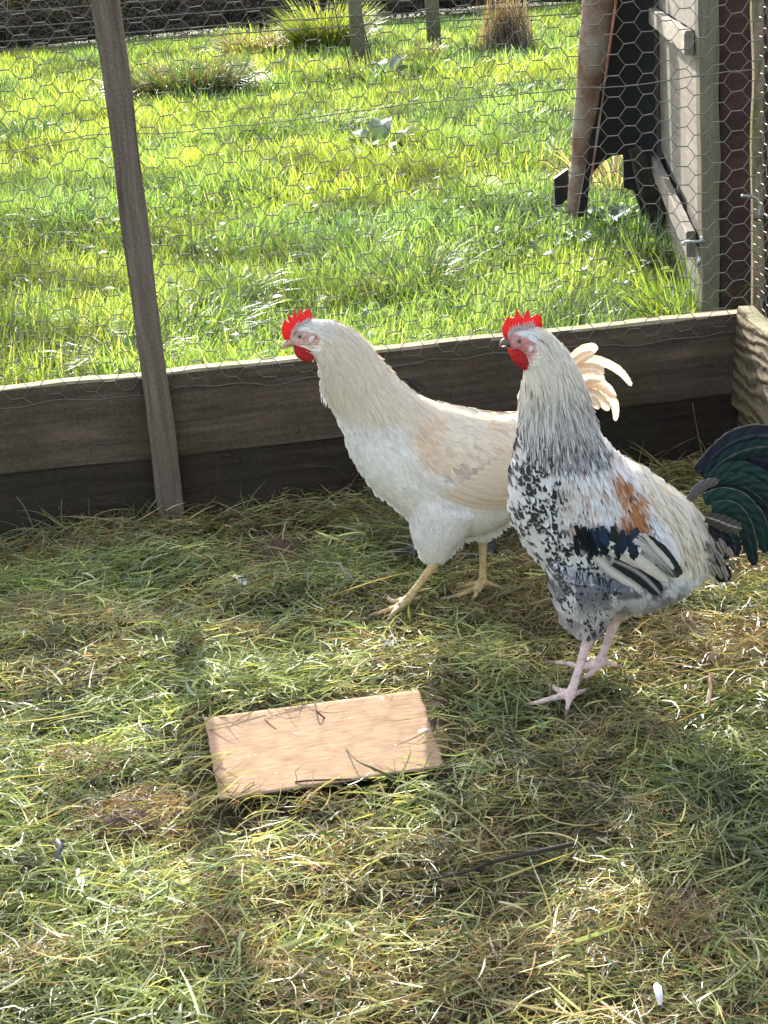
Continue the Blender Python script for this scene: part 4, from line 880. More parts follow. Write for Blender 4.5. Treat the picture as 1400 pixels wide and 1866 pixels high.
def vane(name, root, pts, width, Y0, d0, d1, col0, col1, mat, rachis=(.6, .52, .4), edge=None, n=22, tip=.5, sides=(1,), bow=.25, asym=0.0, base=.35, tipblunt=False, nt_=7, on=None):
    """one long feather: spine through pts (photo px)"""
    C = cr(pts, n); s_ = np.linspace(0, 1, n); T = np.gradient(C, axis=0); T /= np.linalg.norm(T, axis=1)[:, None]; Nn = np.stack([-T[:, 1], T[:, 0]], -1)
    t_ = np.linspace(-1, 1, nt_)
    wp = np.clip(base+(1-base)*s_/.35, 0, 1)*(np.clip(1-s_**(6 if tipblunt else 3.2), 0, 1)**tip)
    off = t_[None]*wp[:, None]*width*.5*(1+asym*t_[None])
    nk_ = 1-.10*(vn(np.arange(n)*.9+width, np.full(n, 3.0+width), 5) > .72)[:, None]*(np.abs(t_[None]) > .95); off = off*nk_
    q2 = C[:, None]+Nn[:, None]*off[..., None]; q2 += (rng.uniform(-.5, .5, (n, nt_, 2)))*np.where(np.abs(t_) > .99, 1.0, 0)[None, :, None]
    d = d0+(d1-d0)*s_[:, None]-bow*np.abs(t_[None])**1.5*width*.5*.0007*wp[:, None]+.0006*np.sin(s_[:, None]*40+t_[None]*5)
    if on is not None: d = d+on.d(C[:, 0], C[:, 1])[:, None]
    col = np.array(col0)[None, None]*(1-s_)[:, None, None]+np.array(col1)[None, None]*s_[:, None, None]; col = np.repeat(col, nt_, 1)
    col = col*(1-.18*np.abs(t_))[None, :, None]
    if rachis is not None: col[:, nt_//2] = np.array(rachis)
    if edge is not None: col[:, 0 if edge[0] < 0 else -1] = edge[1]
    q = gy(q2[..., 0], q2[..., 1], Y0); q[..., 1] = Y0-d
    i = (np.arange(n-1)[:, None]*nt_+np.arange(nt_-1)[None]).ravel(); F = np.stack([i, i+1, i+nt_+1, i+nt_], -1)
    uv = np.stack([np.broadcast_to(t_[None]*.5+.5, (n, nt_)), np.broadcast_to(s_[:, None]*6+d0*900, (n, nt_))], -1).reshape(-1, 2)
    return mesh_np(name, q.reshape(-1, 3), [F], col.reshape(-1, 3), [mat], uv=uv, parent=root)
def foot(bird, knee, hock_r, foot_px, Yf, toes, r, kneeY):
    """shank from (knee px) to foot; toes: list of lists of px (on the ground)."""
    z = .028
    f = gz(*foot_px, z+.012); k = gy(knee[0], knee[1], kneeY)
    m1 = f*.55+k*.45
    bird.tube([k+(k-f)*.25, k, m1, f*.88+k*.12, f], [r*1.35, r*1.15, r*.85, r*.98, r*1.15], n=26, k=14)
    claws = []
    for toe in toes:
        P = [f]+[gz(x, y, zz+.010) for (x, y, zz) in toe]
        n_ = len(P); rr = [r*.95]+[r*(.78-.36*(i+1)/(n_-1)) for i in range(n_-1)]
        # knuckle swell
        Pn = cr(P, 22); rn = cr(np.array(rr)[:, None], 22)[:, 0]*(1+.10*np.sin(np.linspace(0, 1, 22)*pi*6)**2)
        V, F = tube_np([Pn], [rn], 12); bird.pieces.append((V, F))
        e = Pn[-1]; dr = Pn[-1]-Pn[-3]; dr /= np.linalg.norm(dr)
        c = np.array([e-dr*.002, e+dr*.006+[0, 0, .0008], e+dr*.012-[0, 0, .003]]); V, F = tube_np([cr(c, 8)], [np.linspace(rr[-1]*.95, .0006, 8)], 8)
        claws.append((V, F))
    return claws

# ------------------------------------------------------------------ white cockerel
YW = 2.08
wr = [(526, 612, 535, 634, .006), (538, 596, 545, 640, .012), (556, 584, 562, 645, .0155), (578, 582, 577, 655, .018), (606, 583, 584, 684, .022), (636, 596, 590, 715, .028), (662, 617, 603, 742, .033), (688, 648, 617, 772, .039), (714, 680, 630, 805, .046), (745, 706, 648, 846, .054), (785, 726, 675, 885, .062), (828, 737, 712, 915, .068), (872, 746, 758, 950, .071), (915, 750, 822, 974, .072), (958, 748, 888, 968, .067), (996, 742, 945, 930, .057), (1028, 735, 990, 870, .042), (1050, 735, 1025, 820, .028), (1062, 745, 1050, 790, .012)]
W = Bird(YW, wr)
# thighs
def thigh(B, a, b, c, ra, rb, rc, Ya, Yb):
    P = [gy(a[0], a[1], Ya), gy(b[0], b[1], (Ya+Yb)/2), gy(c[0], c[1], Yb)]; B.tube(P, [ra, rb, rc], n=22, k=20)
    Pn = cr(P, 40); rn = cr(np.array([[ra], [rb], [rc]]), 40)[:, 0]
    th = np.linspace(0, pi, 25); T = np.gradient(Pn, axis=0); T /= np.linalg.norm(T, axis=1)[:, None]; A = np.cross(T, [0, -1.0, 0]); A /= np.linalg.norm(A, axis=1)[:, None]
    V = Pn[:, None]+rn[:, None, None]*(np.cos(th)[None, :, None]*A[:, None]+np.sin(th)[None, :, None]*np.array([0, -1.0, 0])); B.stamp(V)
thigh(W, (815, 915), (798, 972), (795, 1022), .050, .036, .0130, YW-.028, YW-.030)
W.fin()
W2Y = YW+.035
W.tube([gy(885, 900, W2Y), gy(882, 945, W2Y), gy(880, 985, W2Y)], [.045, .030, .013], n=16, k=16)
W.bulge([(690, 750), (780, 745), (900, 765), (990, 775), (1010, 830), (960, 880), (860, 890), (780, 870), (720, 830)], .006, 26)
wcl = foot(W, (793, 1026), 0, (742, 1094), 0, [[(722, 1106, .026), (706, 1112, .022), (686, 1118, .018)], [(730, 1106, .026), (716, 1118, .024), (708, 1130, .016)], [(716, 1096, .024), (708, 1088, .022)], [(752, 1093, .024), (765, 1090, .018)]], .0064, YW-.030)
wcl += foot(W, (880, 985), 0, (880, 1062), 0, [[(862, 1074, .024), (838, 1084, .020), (812, 1090, .014)], [(872, 1076, .024), (862, 1092, .016)], [(858, 1066, .022), (842, 1070, .018)], [(898, 1066, .024), (920, 1074, .018)]], .0064, W2Y)
root = empty('white_cockerel', (float(gz(800, 1100)[0]), YW, 0), 'cream white cockerel with yellow legs striding left, head stretched forward', 'cockerel')
FACE_W = [(520, 615), (532, 600), (540, 602), (558, 603), (575, 606), (583, 617), (580, 630), (550, 630), (528, 636)]
CREAM = np.array([.84, .74, .58]); WHITE = np.array([.93, .91, .87]); TAN = np.array([.76, .54, .34]); GREYB = np.array([.40, .34, .30])
def wcolor(px, py):
    n = len(px); b_ = fbm(px*.03, py*.03, 12, 3); st = fbm(px*.10, py*.10, 14, 2)
    c = np.repeat(WHITE[None], n, 0)
    hk = sstep(-12, 14, sdist(px, py, [(560, 560), (660, 590), (780, 700), (812, 745), (745, 775), (680, 770), (612, 752), (575, 690), (578, 640), (560, 600)]))
    c = c*(1-hk[:, None])+CREAM*hk[:, None]
    wg = sstep(-14, 22, sdist(px, py, [(725, 770), (790, 722), (960, 735), (1060, 730), (1060, 830), (935, 880), (830, 880), (760, 850)]))
    tn = np.clip((b_-.42)*4, 0, 1)*.6+.25*sstep(860, 940, px)*sstep(900, 800, py); tn = np.clip(tn, 0, 1)[:, None]
    wc = (CREAM*1.03)*(1-tn)+TAN*1.05*tn
    c = c*(1-wg[:, None])+wc*wg[:, None]
    gp = sstep(0, 12, sdist(px, py, [(790, 860), (840, 830), (868, 800), (885, 850), (850, 885), (800, 885)]))*np.clip((st-.4)*3, 0, 1)*.7
    c = c*(1-gp[:, None])+GREYB*gp[:, None]
    hd = sstep(620, 600, px)*sstep(640, 600, py); c = c*(1-hd[:, None]*.6)+WHITE*hd[:, None]*.6
    return np.clip(c*(.93+.14*st)[:, None], 0, 1)
def wbody(px, py, co):
    c = wcolor(px, py); f = sstep(-2, 2, sdist(px, py, FACE_W))
    sk = np.array([.60, .40, .36])*(.85+.3*fbm(px*.3, py*.3, 3)[:, None]); rd = sstep(.5, .7, fbm(px*.2, py*.2, 8))[:, None]*.5; sk = sk*(1-rd)+np.array([.62, .16, .15])*rd
    c = c*(1-f[:, None])+sk*f[:, None]
    lg = sstep(.098, .090, co[:, 2])*(np.abs(px-840) < 200); yl = np.array([.60, .46, .24])*(.8+.35*fbm(px*.18, py*.35, 6)[:, None]); pk = sstep(.045, .02, co[:, 2])[:, None]*.5; yl = yl*(1-pk)+np.array([.62, .40, .30])*pk
    return c*(1-lg[:, None])+yl*lg[:, None]
W.body(root, wbody)
for v, f in wcl: mesh_np('claw', v, f, None, [M_claw], parent=root)
fl = flow([(540, 592, -10), (562, 596, 12), (600, 600, 35), (600, 640, 66), (590, 680, 84), (640, 660, 58), (690, 690, 48), (740, 735, 42), (640, 740, 68), (640, 800, 72), (680, 870, 58), (720, 800, 45), (780, 760, 22), (850, 755, 12), (940, 760, 6), (1030, 750, -5), (760, 830, 35), (840, 850, 24), (930, 860, 18), (1000, 830, 5), (740, 930, 66), (800, 950, 78), (860, 950, 55), (930, 930, 30), (790, 1010, 92)])
def cW(mult=1.0, shaft=.06, edge=.0):
    def f(px, py, sv, tv, n):
        c = wcolor(px, py)*rng.uniform(.86, 1.08, (n, 1))*mult
        C = np.repeat(np.repeat(c[:, None, None], len(sv), 1), 3, 2); C = C*(1-shaft*(tv == 0)[None, None, :, None])*(.90+.12*sv)[None, :, None, None]
        return np.clip(C, 0, .95)
    return f
outs = []
p = scatter(W, 3300); k = sdist(p[:, 0], p[:, 1], FACE_W) < -3; k &= (p[:, 1] < 1012); p = p[k]; n = len(p)
nk = sstep(700, 620, p[:, 0])
outs += W.drape(p, fl(p[:, 0], p[:, 1])+rng.normal(0, .07, n), 24-8*nk+rng.uniform(-3, 4, n), 13-5*nk, .0014, 'round', cW())
# wing coverts and folded flight feathers
p = even(W, [(700, 760), (780, 742), (990, 755), (1010, 810), (950, 850), (830, 860), (750, 840)], 7.5); n = len(p)
outs += W.drape(p, fl(p[:, 0], p[:, 1])+rng.normal(0, .09, n), rng.uniform(24, 36, n), rng.uniform(9, 13, n), .0022, 'soft', cW(1.0, .1))
# hackle
hk = [(556, 582), (600, 582), (640, 596), (690, 640), (740, 700), (770, 728), (720, 745), (660, 740), (612, 715), (592, 680), (586, 640), (590, 610)]
p = even(W, hk, 5.2); p = np.concatenate([p, scatter(W, 1100, hk)]); n = len(p); hd = sstep(560, 640, p[:, 0]+p[:, 1]*.3-200)
outs += W.drape(p, fl(p[:, 0], p[:, 1])+rng.normal(0, .055, n), 22+34*sstep(575, 650, p[:, 0]+(p[:, 1]-600)*.5)*rng.uniform(.7, 1.2, n), rng.uniform(3.2, 6, n), .0030, 'point', cW(1.0, .10), rows=7, curl=rng.normal(.05, .12, n))
# loose tips at the front edge of the hackle and the nape
p = np.stack([rng.uniform(584, 600, 70), rng.uniform(650, 715, 70)], -1); n = 70
outs += W.drape(p, np.radians(rng.uniform(72, 96, n)), rng.uniform(26, 44, n), 3.2, .003, 'point', cW(1.03), rows=7)
p = np.stack([np.linspace(600, 700, 60)+rng.uniform(-4, 4, 60), np.interp(np.linspace(600, 700, 60), [600, 636, 662, 700], [586, 600, 622, 668])], -1); n = 60
outs += W.drape(p, np.radians(rng.uniform(15, 48, n)), rng.uniform(18, 32, n), 3.4, .002, 'point', cW(1.05), rows=6)
# saddle
p = even(W, [(800, 738), (900, 748), (1045, 738), (1040, 790), (960, 800), (860, 780)], 6); n = len(p)
outs += W.drape(p, np.radians(rng.normal(14, 7, n)), rng.uniform(34, 52, n), rng.uniform(4, 6.5, n), .0028, 'point', cW(1.0, .12), rows=6, curl=.15)
# fluff of thigh and belly
p = scatter(W, 3600, [(690, 900), (800, 905), (950, 905), (960, 960), (900, 985), (830, 975), (815, 1015), (775, 1030), (735, 975)], dmin=.0); n = len(p)
outs += W.drape(p, fl(p[:, 0], p[:, 1])+rng.normal(0, .4, n), rng.uniform(7, 14, n), rng.uniform(2.0, 3.6, n), .0035, 'soft', cW(1.0, .0), rows=3)
plumage('body_plumage', root, outs, M_feather)
# folded wing feathers
for i in range(9):
    y0_ = 884-i*8
    vane('wing_feather', root, [(800+i*12, y0_-16), (862+i*11, y0_+2-i*1.0), (930+i*9, y0_+4-i*2.5), (1000+i*4, y0_-10-i*3)], 20, YW, .0045+i*.0010, .0035+.0008*i, [.80, .70, .56], [.72, .58, .42], M_feather, rachis=(.74, .63, .49), edge=(-1, [.81, .72, .59]), n=20, on=W, base=.6, bow=.1)
TZ = lambda x, y: (900+x/5.385, 550+y/5.385)
TC0 = [.62, .44, .31]; TC1 = [.78, .66, .50]
tails = [([(640, 700), (760, 590), (880, 480), (1015, 430)], 122, .004, True), ([(620, 760), (720, 640), (860, 520), (960, 470)], 95, .012, True),
         ([(560, 900), (760, 650), (940, 580), (1130, 620), (1270, 715), (1360, 835)], 92, -.006, False), ([(560, 860), (740, 690), (900, 640), (1010, 650), (1050, 690)], 105, .010, True),
         ([(560, 950), (760, 830), (920, 740), (1085, 745)], 120, .002, True), ([(560, 980), (780, 880), (960, 790), (1100, 850), (1200, 960)], 110, -.004, True),
         ([(520, 1050), (800, 800), (1000, 830), (1140, 930), (1205, 1050), (1205, 1195)], 96, -.010, False), ([(560, 1050), (800, 920), (980, 900), (1120, 1040)], 110, .008, True),
         ([(600, 1080), (820, 980), (960, 950), (1010, 1010)], 90, .014, True), ([(600, 1100), (800, 1040), (900, 1010), (960, 1050)], 70, .018, True)]
for i, (pts, wd_, dd, bl) in enumerate(tails):
    q = [TZ(*a) for a in pts]; vane('tail_feather', root, q, wd_/5.385*1.16, YW, dd*.5, dd*1.6+(.004 if not bl else 0), TC0, TC1, M_tailw, rachis=(.90, .83, .70), n=40, tip=.6 if bl else .5, tipblunt=bl, bow=.06, base=.75, nt_=9)
HZ = lambda L_: [(500+x/8.75, 550+y/8.75) for x, y in L_]
comb = inflate('comb', root, HZ([(175, 610), (150, 590), (125, 520), (112, 410), (135, 372), (128, 330), (150, 320), (163, 272), (190, 300), (232, 328), (222, 260), (196, 183), (240, 215), (286, 262), (300, 200), (308, 112), (335, 165), (370, 228), (392, 160), (428, 82), (438, 150), (452, 202), (480, 150), (522, 106), (560, 120), (600, 175), (612, 240), (590, 300), (520, 350), (420, 400), (350, 460), (300, 530), (240, 600)]), YW, 0, .0026, M_comb, soft=5)
for sd_ in (1, -1):
    inflate('wattle', root, HZ([(318, 668), (316, 780), (360, 848), (440, 900), (540, 932), (610, 915), (650, 850), (688, 770), (700, 700), (620, 650), (450, 640), (360, 640)]), YW, .0085, .0030, M_comb, sy=sd_, lean=.002, soft=6)
    inflate('ear_lobe', root, HZ([(548, 590), (560, 535), (598, 492), (640, 488), (655, 520), (625, 570), (590, 610), (560, 618)]), YW, .0175, .0022, M_lobe, sy=sd_, soft=3)
eye(root, 547, 612.5, 5.0, YW, .0125, M_iris_w, (.40, .32, .27))
def beak(root, up, lo, Y0, mat, wb):
    """upper and lower mandible as tapering wedges; up/lo: rings (topx,topy,botx,boty)"""
    for nm, R_ in (('upper_beak', up), ('lower_beak', lo)):
        R = cr(np.array(R_, float), 14); T = gy(R[:, 0], R[:, 1], Y0); B = gy(R[:, 2], R[:, 3], Y0); k = 14; th = np.linspace(0, 2*pi, k, endpoint=False); w_ = wb*(1-np.linspace(0, 1, 14)**1.6*.93)
        mid = (T+B)/2; h = (T-B)/2; V = mid[:, None]+h[:, None]*np.cos(th)[None, :, None]-np.array([0, 1.0, 0])*(w_[:, None]*np.sin(th)[None])[..., None]
        n = 14; i = np.arange(n-1)[:, None]*k+np.arange(k)[None]; j = np.arange(n-1)[:, None]*k+(np.arange(k)[None]+1) % k; F = np.stack([i, j, j+k, i+k], -1).reshape(-1, 4)
        V2 = np.concatenate([V.reshape(-1, 3), [mid[-1]]]); a = np.arange(k); F2 = np.stack([(n-1)*k+a, (n-1)*k+(a+1) % k, np.full(k, n*k)], -1)
        mesh_np(nm, V2, [F, F2], None, [mat], parent=root)
b_ = lambda *q: [tuple(v for pt in ((500+x0/8.75, 550+y0/8.75), (500+x1/8.75, 550+y1/8.75)) for v in pt) for x0, y0, x1, y1 in q]
beak(root, b_((250, 590, 300, 690), (190, 605, 225, 700), (145, 645, 165, 735), (112, 705, 130, 765), (113, 765, 118, 778)), b_((330, 672, 330, 700), (250, 682, 250, 706), (190, 705, 185, 738), (150, 740, 150, 752)), YW, M_beak_w, .0062)
n_ = gy(500+205/8.75, 550+640/8.75, YW-.0050); sphere('nostril', root, n_, .0011, M_pupil, (1.6, .5, .6), 10)

# ------------------------------------------------------------------ speckled cockerel
YS = 1.775
sr = [(922, 612, 932, 636, .006), (936, 600, 944, 645, .011), (956, 594, 954, 655, .0145), (982, 597, 957, 672, .018), (1010, 612, 954, 694, .024), (1036, 644, 950, 722, .030), (1060, 688, 948, 756, .037), (1076, 738, 943, 800, .046), (1096, 788, 930, 852, .056), (1134, 828, 926, 920, .064), (1172, 848, 950, 985, .070), (1206, 872, 1000, 1040, .073), (1238, 892, 1055, 1085, .073), (1264, 912, 1120, 1114, .071), (1285, 935, 1185, 1105, .062), (1300, 955, 1240, 1075, .050), (1312, 975, 1275, 1040, .034), (1325, 985, 1305, 1015, .015)]
S = Bird(YS, sr)
thigh(S, (1085, 1040), (1070, 1095), (1071, 1158), .056, .040, .0165, YS-.035, YS-.035); 
S2Y = YS+.040
S.fin()
S.tube([gy(1140, 1040, S2Y), gy(1130, 1090, S2Y), gy(1124, 1125, S2Y)], [.048, .032, .013], n=16, k=16)
SW_POLY = [(990, 850), (1060, 830), (1150, 850), (1190, 900), (1240, 990), (1250, 1040), (1200, 1070), (1120, 1020), (1040, 985), (995, 920)]
S.bulge([(1000, 830), (1080, 812), (1160, 835), (1215, 900), (1245, 980), (1235, 1010), (1180, 1010), (1090, 980), (1030, 940), (1000, 890)], .007, 26)
scl = foot(S, (1070, 1172), 0, (1040, 1266), 0, [[(1016, 1270, .026), (990, 1277, .022), (966, 1283, .014)], [(1036, 1280, .024), (1033, 1296, .015)], [(1014, 1256, .026), (1000, 1246, .022)], [(1052, 1262, .024), (1066, 1258, .018)]], .0063, YS-.035)
scl += foot(S, (1118, 1140), 0, (1094, 1206), 0, [[(1060, 1216, .026), (1035, 1209, .024), (1008, 1207, .024)], [(1078, 1226, .024), (1064, 1236, .016)], [(1076, 1204, .022), (1062, 1194, .016)], [(1110, 1208, .026), (1126, 1214, .02)]], .0063, S2Y)
sroot = empty('speckled_cockerel', (float(gz(1060, 1260)[0]), YS, 0), 'speckled black and white cockerel with green black tail and pink legs', 'cockerel')
FACE_S = [(918, 618), (930, 606), (944, 609), (960, 616), (976, 622), (977, 642), (968, 658), (955, 645), (930, 636)]
BARP = [(1050, 968), (1085, 958), (1120, 965), (1165, 975), (1158, 990), (1122, 1016), (1085, 1008), (1055, 998)]
OR_P = [(1112, 862), (1150, 872), (1180, 915), (1182, 965), (1158, 998), (1112, 968), (1135, 930), (1118, 890)]
HK_S = [(972, 590), (1012, 603), (1045, 640), (1072, 700), (1085, 770), (1116, 818), (1060, 828), (1000, 826), (960, 800), (944, 775), (945, 700), (955, 665), (975, 655), (980, 625)]
SAD = [(1150, 830), (1230, 880), (1290, 925), (1310, 975), (1300, 1010), (1262, 1060), (1240, 1050), (1225, 980), (1185, 925), (1160, 880)]
BREAST = [(925, 800), (1000, 800), (1010, 870), (1000, 930), (1060, 1000), (1065, 1060), (1040, 1110), (1010, 1060), (960, 990), (915, 930)]
BLK = np.array([.018, .018, .022]); WHT = np.array([.84, .84, .84]); CRS = np.array([.80, .73, .60]); GRY = np.array([.33, .32, .33])
ORG = np.array([.42, .17, .05]); NAVY = np.array([.02, .05, .085])
def szones(px, py):
    z = lambda P, s_=10: sstep(-s_, s_, sdist(px, py, P))
    return z(BARP, 4), z(OR_P, 8), z(HK_S, 8), z(SAD, 10), z(BREAST, 8)
def sbase(px, py):
    n = len(px); bar, org, hk_, sad, br = szones(px, py); b_ = fbm(px*.045, py*.045, 33, 3); st = fbm(px*.16, py*.10, 35, 2)
    c = np.repeat(WHT[None], n, 0)*(.85+.25*st)[:, None]
    t = np.clip((b_-.40)*3.2, 0, 1)[:, None]; sh = (py < 980)[:, None]
    c = np.where(sh, c*(1-t*.5)+np.array([.56, .46, .36])*t*.5, c)
    bel = sstep(1015, 1060, py-(px-1100)*.0)*sstep(1270, 1230, px)
    fl_ = np.clip((fbm(px*.05, py*.05, 71, 3)-.40+.12*sstep(1110, 1060, py)*sstep(1130, 1080, px))*7, 0, 1)[:, None]; cb = WHT*.85*(1-fl_*.85)+np.array([.09, .09, .115])*fl_*.85
    fd = sstep(1085, 1120, py)[:, None]*.6; cb = cb*(1-fd)+np.array([.60, .55, .50])*fd
    c = c*(1-bel[:, None])+cb*bel[:, None]
    for m_, cc in ((sad, CRS*(.95+.2*st)[:, None]), (org*np.clip((fbm(px*.12, py*.07, 93, 2)-.15)*3, .3, 1), ORG*(.6+.9*st)[:, None]), (hk_, CRS)):
        c = c*(1-m_[:, None])+cc*m_[:, None]
    lowh = sstep(690, 800, py)*hk_; c = c*(1-lowh[:, None]*.5)+np.array([.80, .81, .84])*lowh[:, None]*.5
    c = c*(1-bar[:, None])+NAVY*bar[:, None]
    return c
def sbody(px, py, co):
    c = sbase(px, py); br = sstep(-10, 10, sdist(px, py, BREAST)); c = c*(1-br[:, None])+np.array([.20, .20, .22])*br[:, None]
    f = sstep(-2, 2, sdist(px, py, FACE_S)); sk = np.array([.58, .22, .22])*(.8+.4*fbm(px*.3, py*.3, 3)[:, None]); pw = sstep(.48, .62, fbm(px*.25, py*.25, 18))[:, None]*.6; sk = sk*(1-pw)+np.array([.62, .46, .44])*pw
    c = c*(1-f[:, None])+sk*f[:, None]
    lg = sstep(.110, .100, co[:, 2]); pk = np.array([.70, .53, .51])*(.85+.3*fbm(px*.16, py*.3, 6)[:, None]); return c*(1-lg[:, None])+pk*lg[:, None]
S.body(sroot, sbody)
for v, f in scl: mesh_np('claw', v, f, None, [M_claw], parent=sroot)
sfl = flow([(935, 598, -20), (962, 600, 15), (985, 625, 60), (1000, 680, 86), (960, 700, 100), (1040, 690, 66), (1000, 760, 90), (955, 790, 98), (1070, 760, 68), (1080, 810, 62), (940, 830, 95), (935, 900, 76), (960, 960, 60), (1000, 1020, 58), (1030, 1080, 72), (1010, 870, 85), (1060, 880, 80), (1110, 890, 76), (1140, 930, 70), (1180, 880, 40), (1220, 920, 55), (1260, 960, 68), (1290, 990, 75), (1100, 1000, 70), (1160, 1010, 50), (1230, 1040, 60), (1100, 1070, 50), (1160, 1090, 35), (1220, 1080, 25), (1070, 1120, 88)])
def cS(kind):
    def f(px, py, sv, tv, n):
        c = sbase(px, py)*rng.uniform(.85, 1.10, (n, 1)); C = np.repeat(np.repeat(c[:, None, None], len(sv), 1), 3, 2)
        r = rng.uniform(0, 1, n)
        if kind == 'breast':       # white feather with a black heart: more black lower down and towards the wing
            cl = fbm(px*.05, py*.05, 44, 3); diag = sstep(-26, 30, (px-940)*.8-(py-870)*.62+20)*sstep(870, 930, py)+.7*sstep(840, 805, py)
            dark = r < np.clip(.56+.9*(cl-.5)*2+.65*diag, .10, .96)
            m_ = (sv < .9)[None, :, None]*np.ones(3)[None, None]*dark[:, None, None]
            m_ = m_*np.where((r*37 % 1 < .3)[:, None, None], (tv >= 0)[None, None], 1)
            C = C*(1-m_[..., None])+BLK*m_[..., None]
        elif kind == 'hackle':     # black stripe down the middle of the lower hackles
            low = sstep(665, 790, py); bk = sstep(1000, 1075, px)*.45
            dark = r < np.clip(.04+.58*low+bk*low, 0, .8)
            m_ = dark[:, None, None]*np.where(np.abs(tv)[None, None] < .5, 1.0, ((r*53 % 1) < .12)[:, None, None]*.9)*sstep(.05, .4, sv)[None, :, None]*np.ones(3)
            C = C*(1-m_[..., None]*.92)+BLK*1.6*m_[..., None]*.92
            tipd = ((r*91 % 1) < .6*sstep(770, 812, py))[:, None, None]*(sv > .75)[None, :, None]*np.ones(3); C = C*(1-tipd[..., None])+BLK*tipd[..., None]
        elif kind == 'shoulder':
            cl = fbm(px*.06, py*.05, 64, 2); dark = r < np.clip(.10+.9*(cl-.55)*2+.35*sstep(860, 830, py), 0.02, .8); tdk = dark[:, None, None]*((sv > .35) & (sv < .8))[None, :, None]*np.ones(3)
            blob = sstep(-3, 8, sdist(px, py, [(988, 868), (1010, 880), (1028, 895), (1010, 910), (992, 900)])); m_ = np.maximum(tdk*.85, blob[:, None, None]*np.ones((n, len(sv), 3)))
            orr = (r*71 % 1 < .16)[:, None, None]*(1-m_); C = C*(1-orr[..., None]*.6)+np.array([.36, .18, .08])*orr[..., None]*.6
            C = C*(1-m_[..., None])+BLK*1.5*m_[..., None]
        elif kind == 'fluff':
            pass
        elif kind == 'saddle':
            dk = (r < .10+.55*sstep(1265, 1310, px))[:, None, None]*(np.abs(tv) < .5)[None, None]*sstep(.2, .6, sv)[None, :, None]; C = C*(1-dk[..., None]*.85)+BLK*dk[..., None]*.85
            tn = (r*17 % 1 < .25)[:, None, None, None]; C = np.where(tn, C*np.array([.82, .70, .55]), C)
        return np.clip(C, 0, .9)
    return f
outs = []
p = scatter(S, 2600); n = len(p); k = (sdist(p[:, 0], p[:, 1], FACE_S) < -3) & (p[:, 1] < 1145); p = p[k]; n = len(p)
outs += S.drape(p, sfl(p[:, 0], p[:, 1])+rng.normal(0, .12, n), rng.uniform(18, 28, n), rng.uniform(9, 13, n), .0015, 'round', cS('fluff'))
p = even(S, [(915, 775), (1000, 775), (1015, 870), (1000, 915), (1062, 975), (1100, 1010), (1105, 1060), (1070, 1110), (1035, 1120), (1000, 1050), (940, 975), (912, 900)], 8.2, dmin=.0005); n = len(p)
outs += S.drape(p, sfl(p[:, 0], p[:, 1])+rng.normal(0, .12, n), rng.uniform(19, 27, n), rng.uniform(10, 15, n), .0026, 'round', cS('breast'), rows=7)
p = even(S, [(1035, 1075), (1110, 1085), (1105, 1140), (1090, 1162), (1055, 1162), (1040, 1120)], 9.5, dmin=.0); n = len(p)
outs += S.drape(p, sfl(p[:, 0], p[:, 1])+rng.normal(0, .2, n), rng.uniform(14, 20, n), rng.uniform(7, 10, n), .0045, 'soft', cS('breast'), rows=6, base=.002)
p = even(S, [(990, 810), (1110, 800), (1170, 850), (1190, 910), (1170, 950), (1060, 950), (1010, 920)], 5.8); n = len(p)
outs += S.drape(p, sfl(p[:, 0], p[:, 1])+rng.normal(0, .14, n), rng.uniform(20, 32, n), rng.uniform(5, 9, n), .0032, 'soft', cS('shoulder'), rows=7)
p = even(S, [(1150, 825), (1225, 872), (1290, 918), (1318, 970), (1300, 1010), (1240, 990), (1195, 920), (1160, 870)], 5.0); n = len(p)
outs += S.drape(p, sfl(p[:, 0], p[:, 1])+rng.normal(0, .08, n), rng.uniform(40, 78, n), rng.uniform(4, 7, n), .0042, 'point', cS('saddle'), rows=8, curl=rng.uniform(.1, .5, n))
hk = [(972, 592), (1010, 603), (1040, 640), (1068, 695), (1080, 745), (1085, 785), (1020, 790), (965, 780), (944, 755), (945, 710), (952, 670), (972, 655), (980, 630)]
p = np.concatenate([even(S, hk, 5.0), scatter(S, 900, hk)]); n = len(p); ln = sstep(600, 700, p[:, 1])
outs += S.drape(p, sfl(p[:, 0], p[:, 1])+rng.normal(0, .05, n), 20+42*ln*rng.uniform(.7, 1.15, n), rng.uniform(3.6, 6.2, n), .0032, 'point', cS('hackle'), rows=8, curl=rng.normal(0, .1, n))
p = scatter(S, 3400, [(1020, 1030), (1110, 1030), (1250, 1020), (1300, 1000), (1310, 1050), (1240, 1110), (1110, 1145), (1100, 1165), (1040, 1165)], dmin=0); n = len(p)
outs += S.drape(p, sfl(p[:, 0], p[:, 1])+rng.normal(0, .4, n), rng.uniform(8, 16, n), rng.uniform(2.2, 4.2, n), .0035, 'soft', cS('fluff'), rows=4)
plumage('body_plumage', sroot, outs, M_feather)
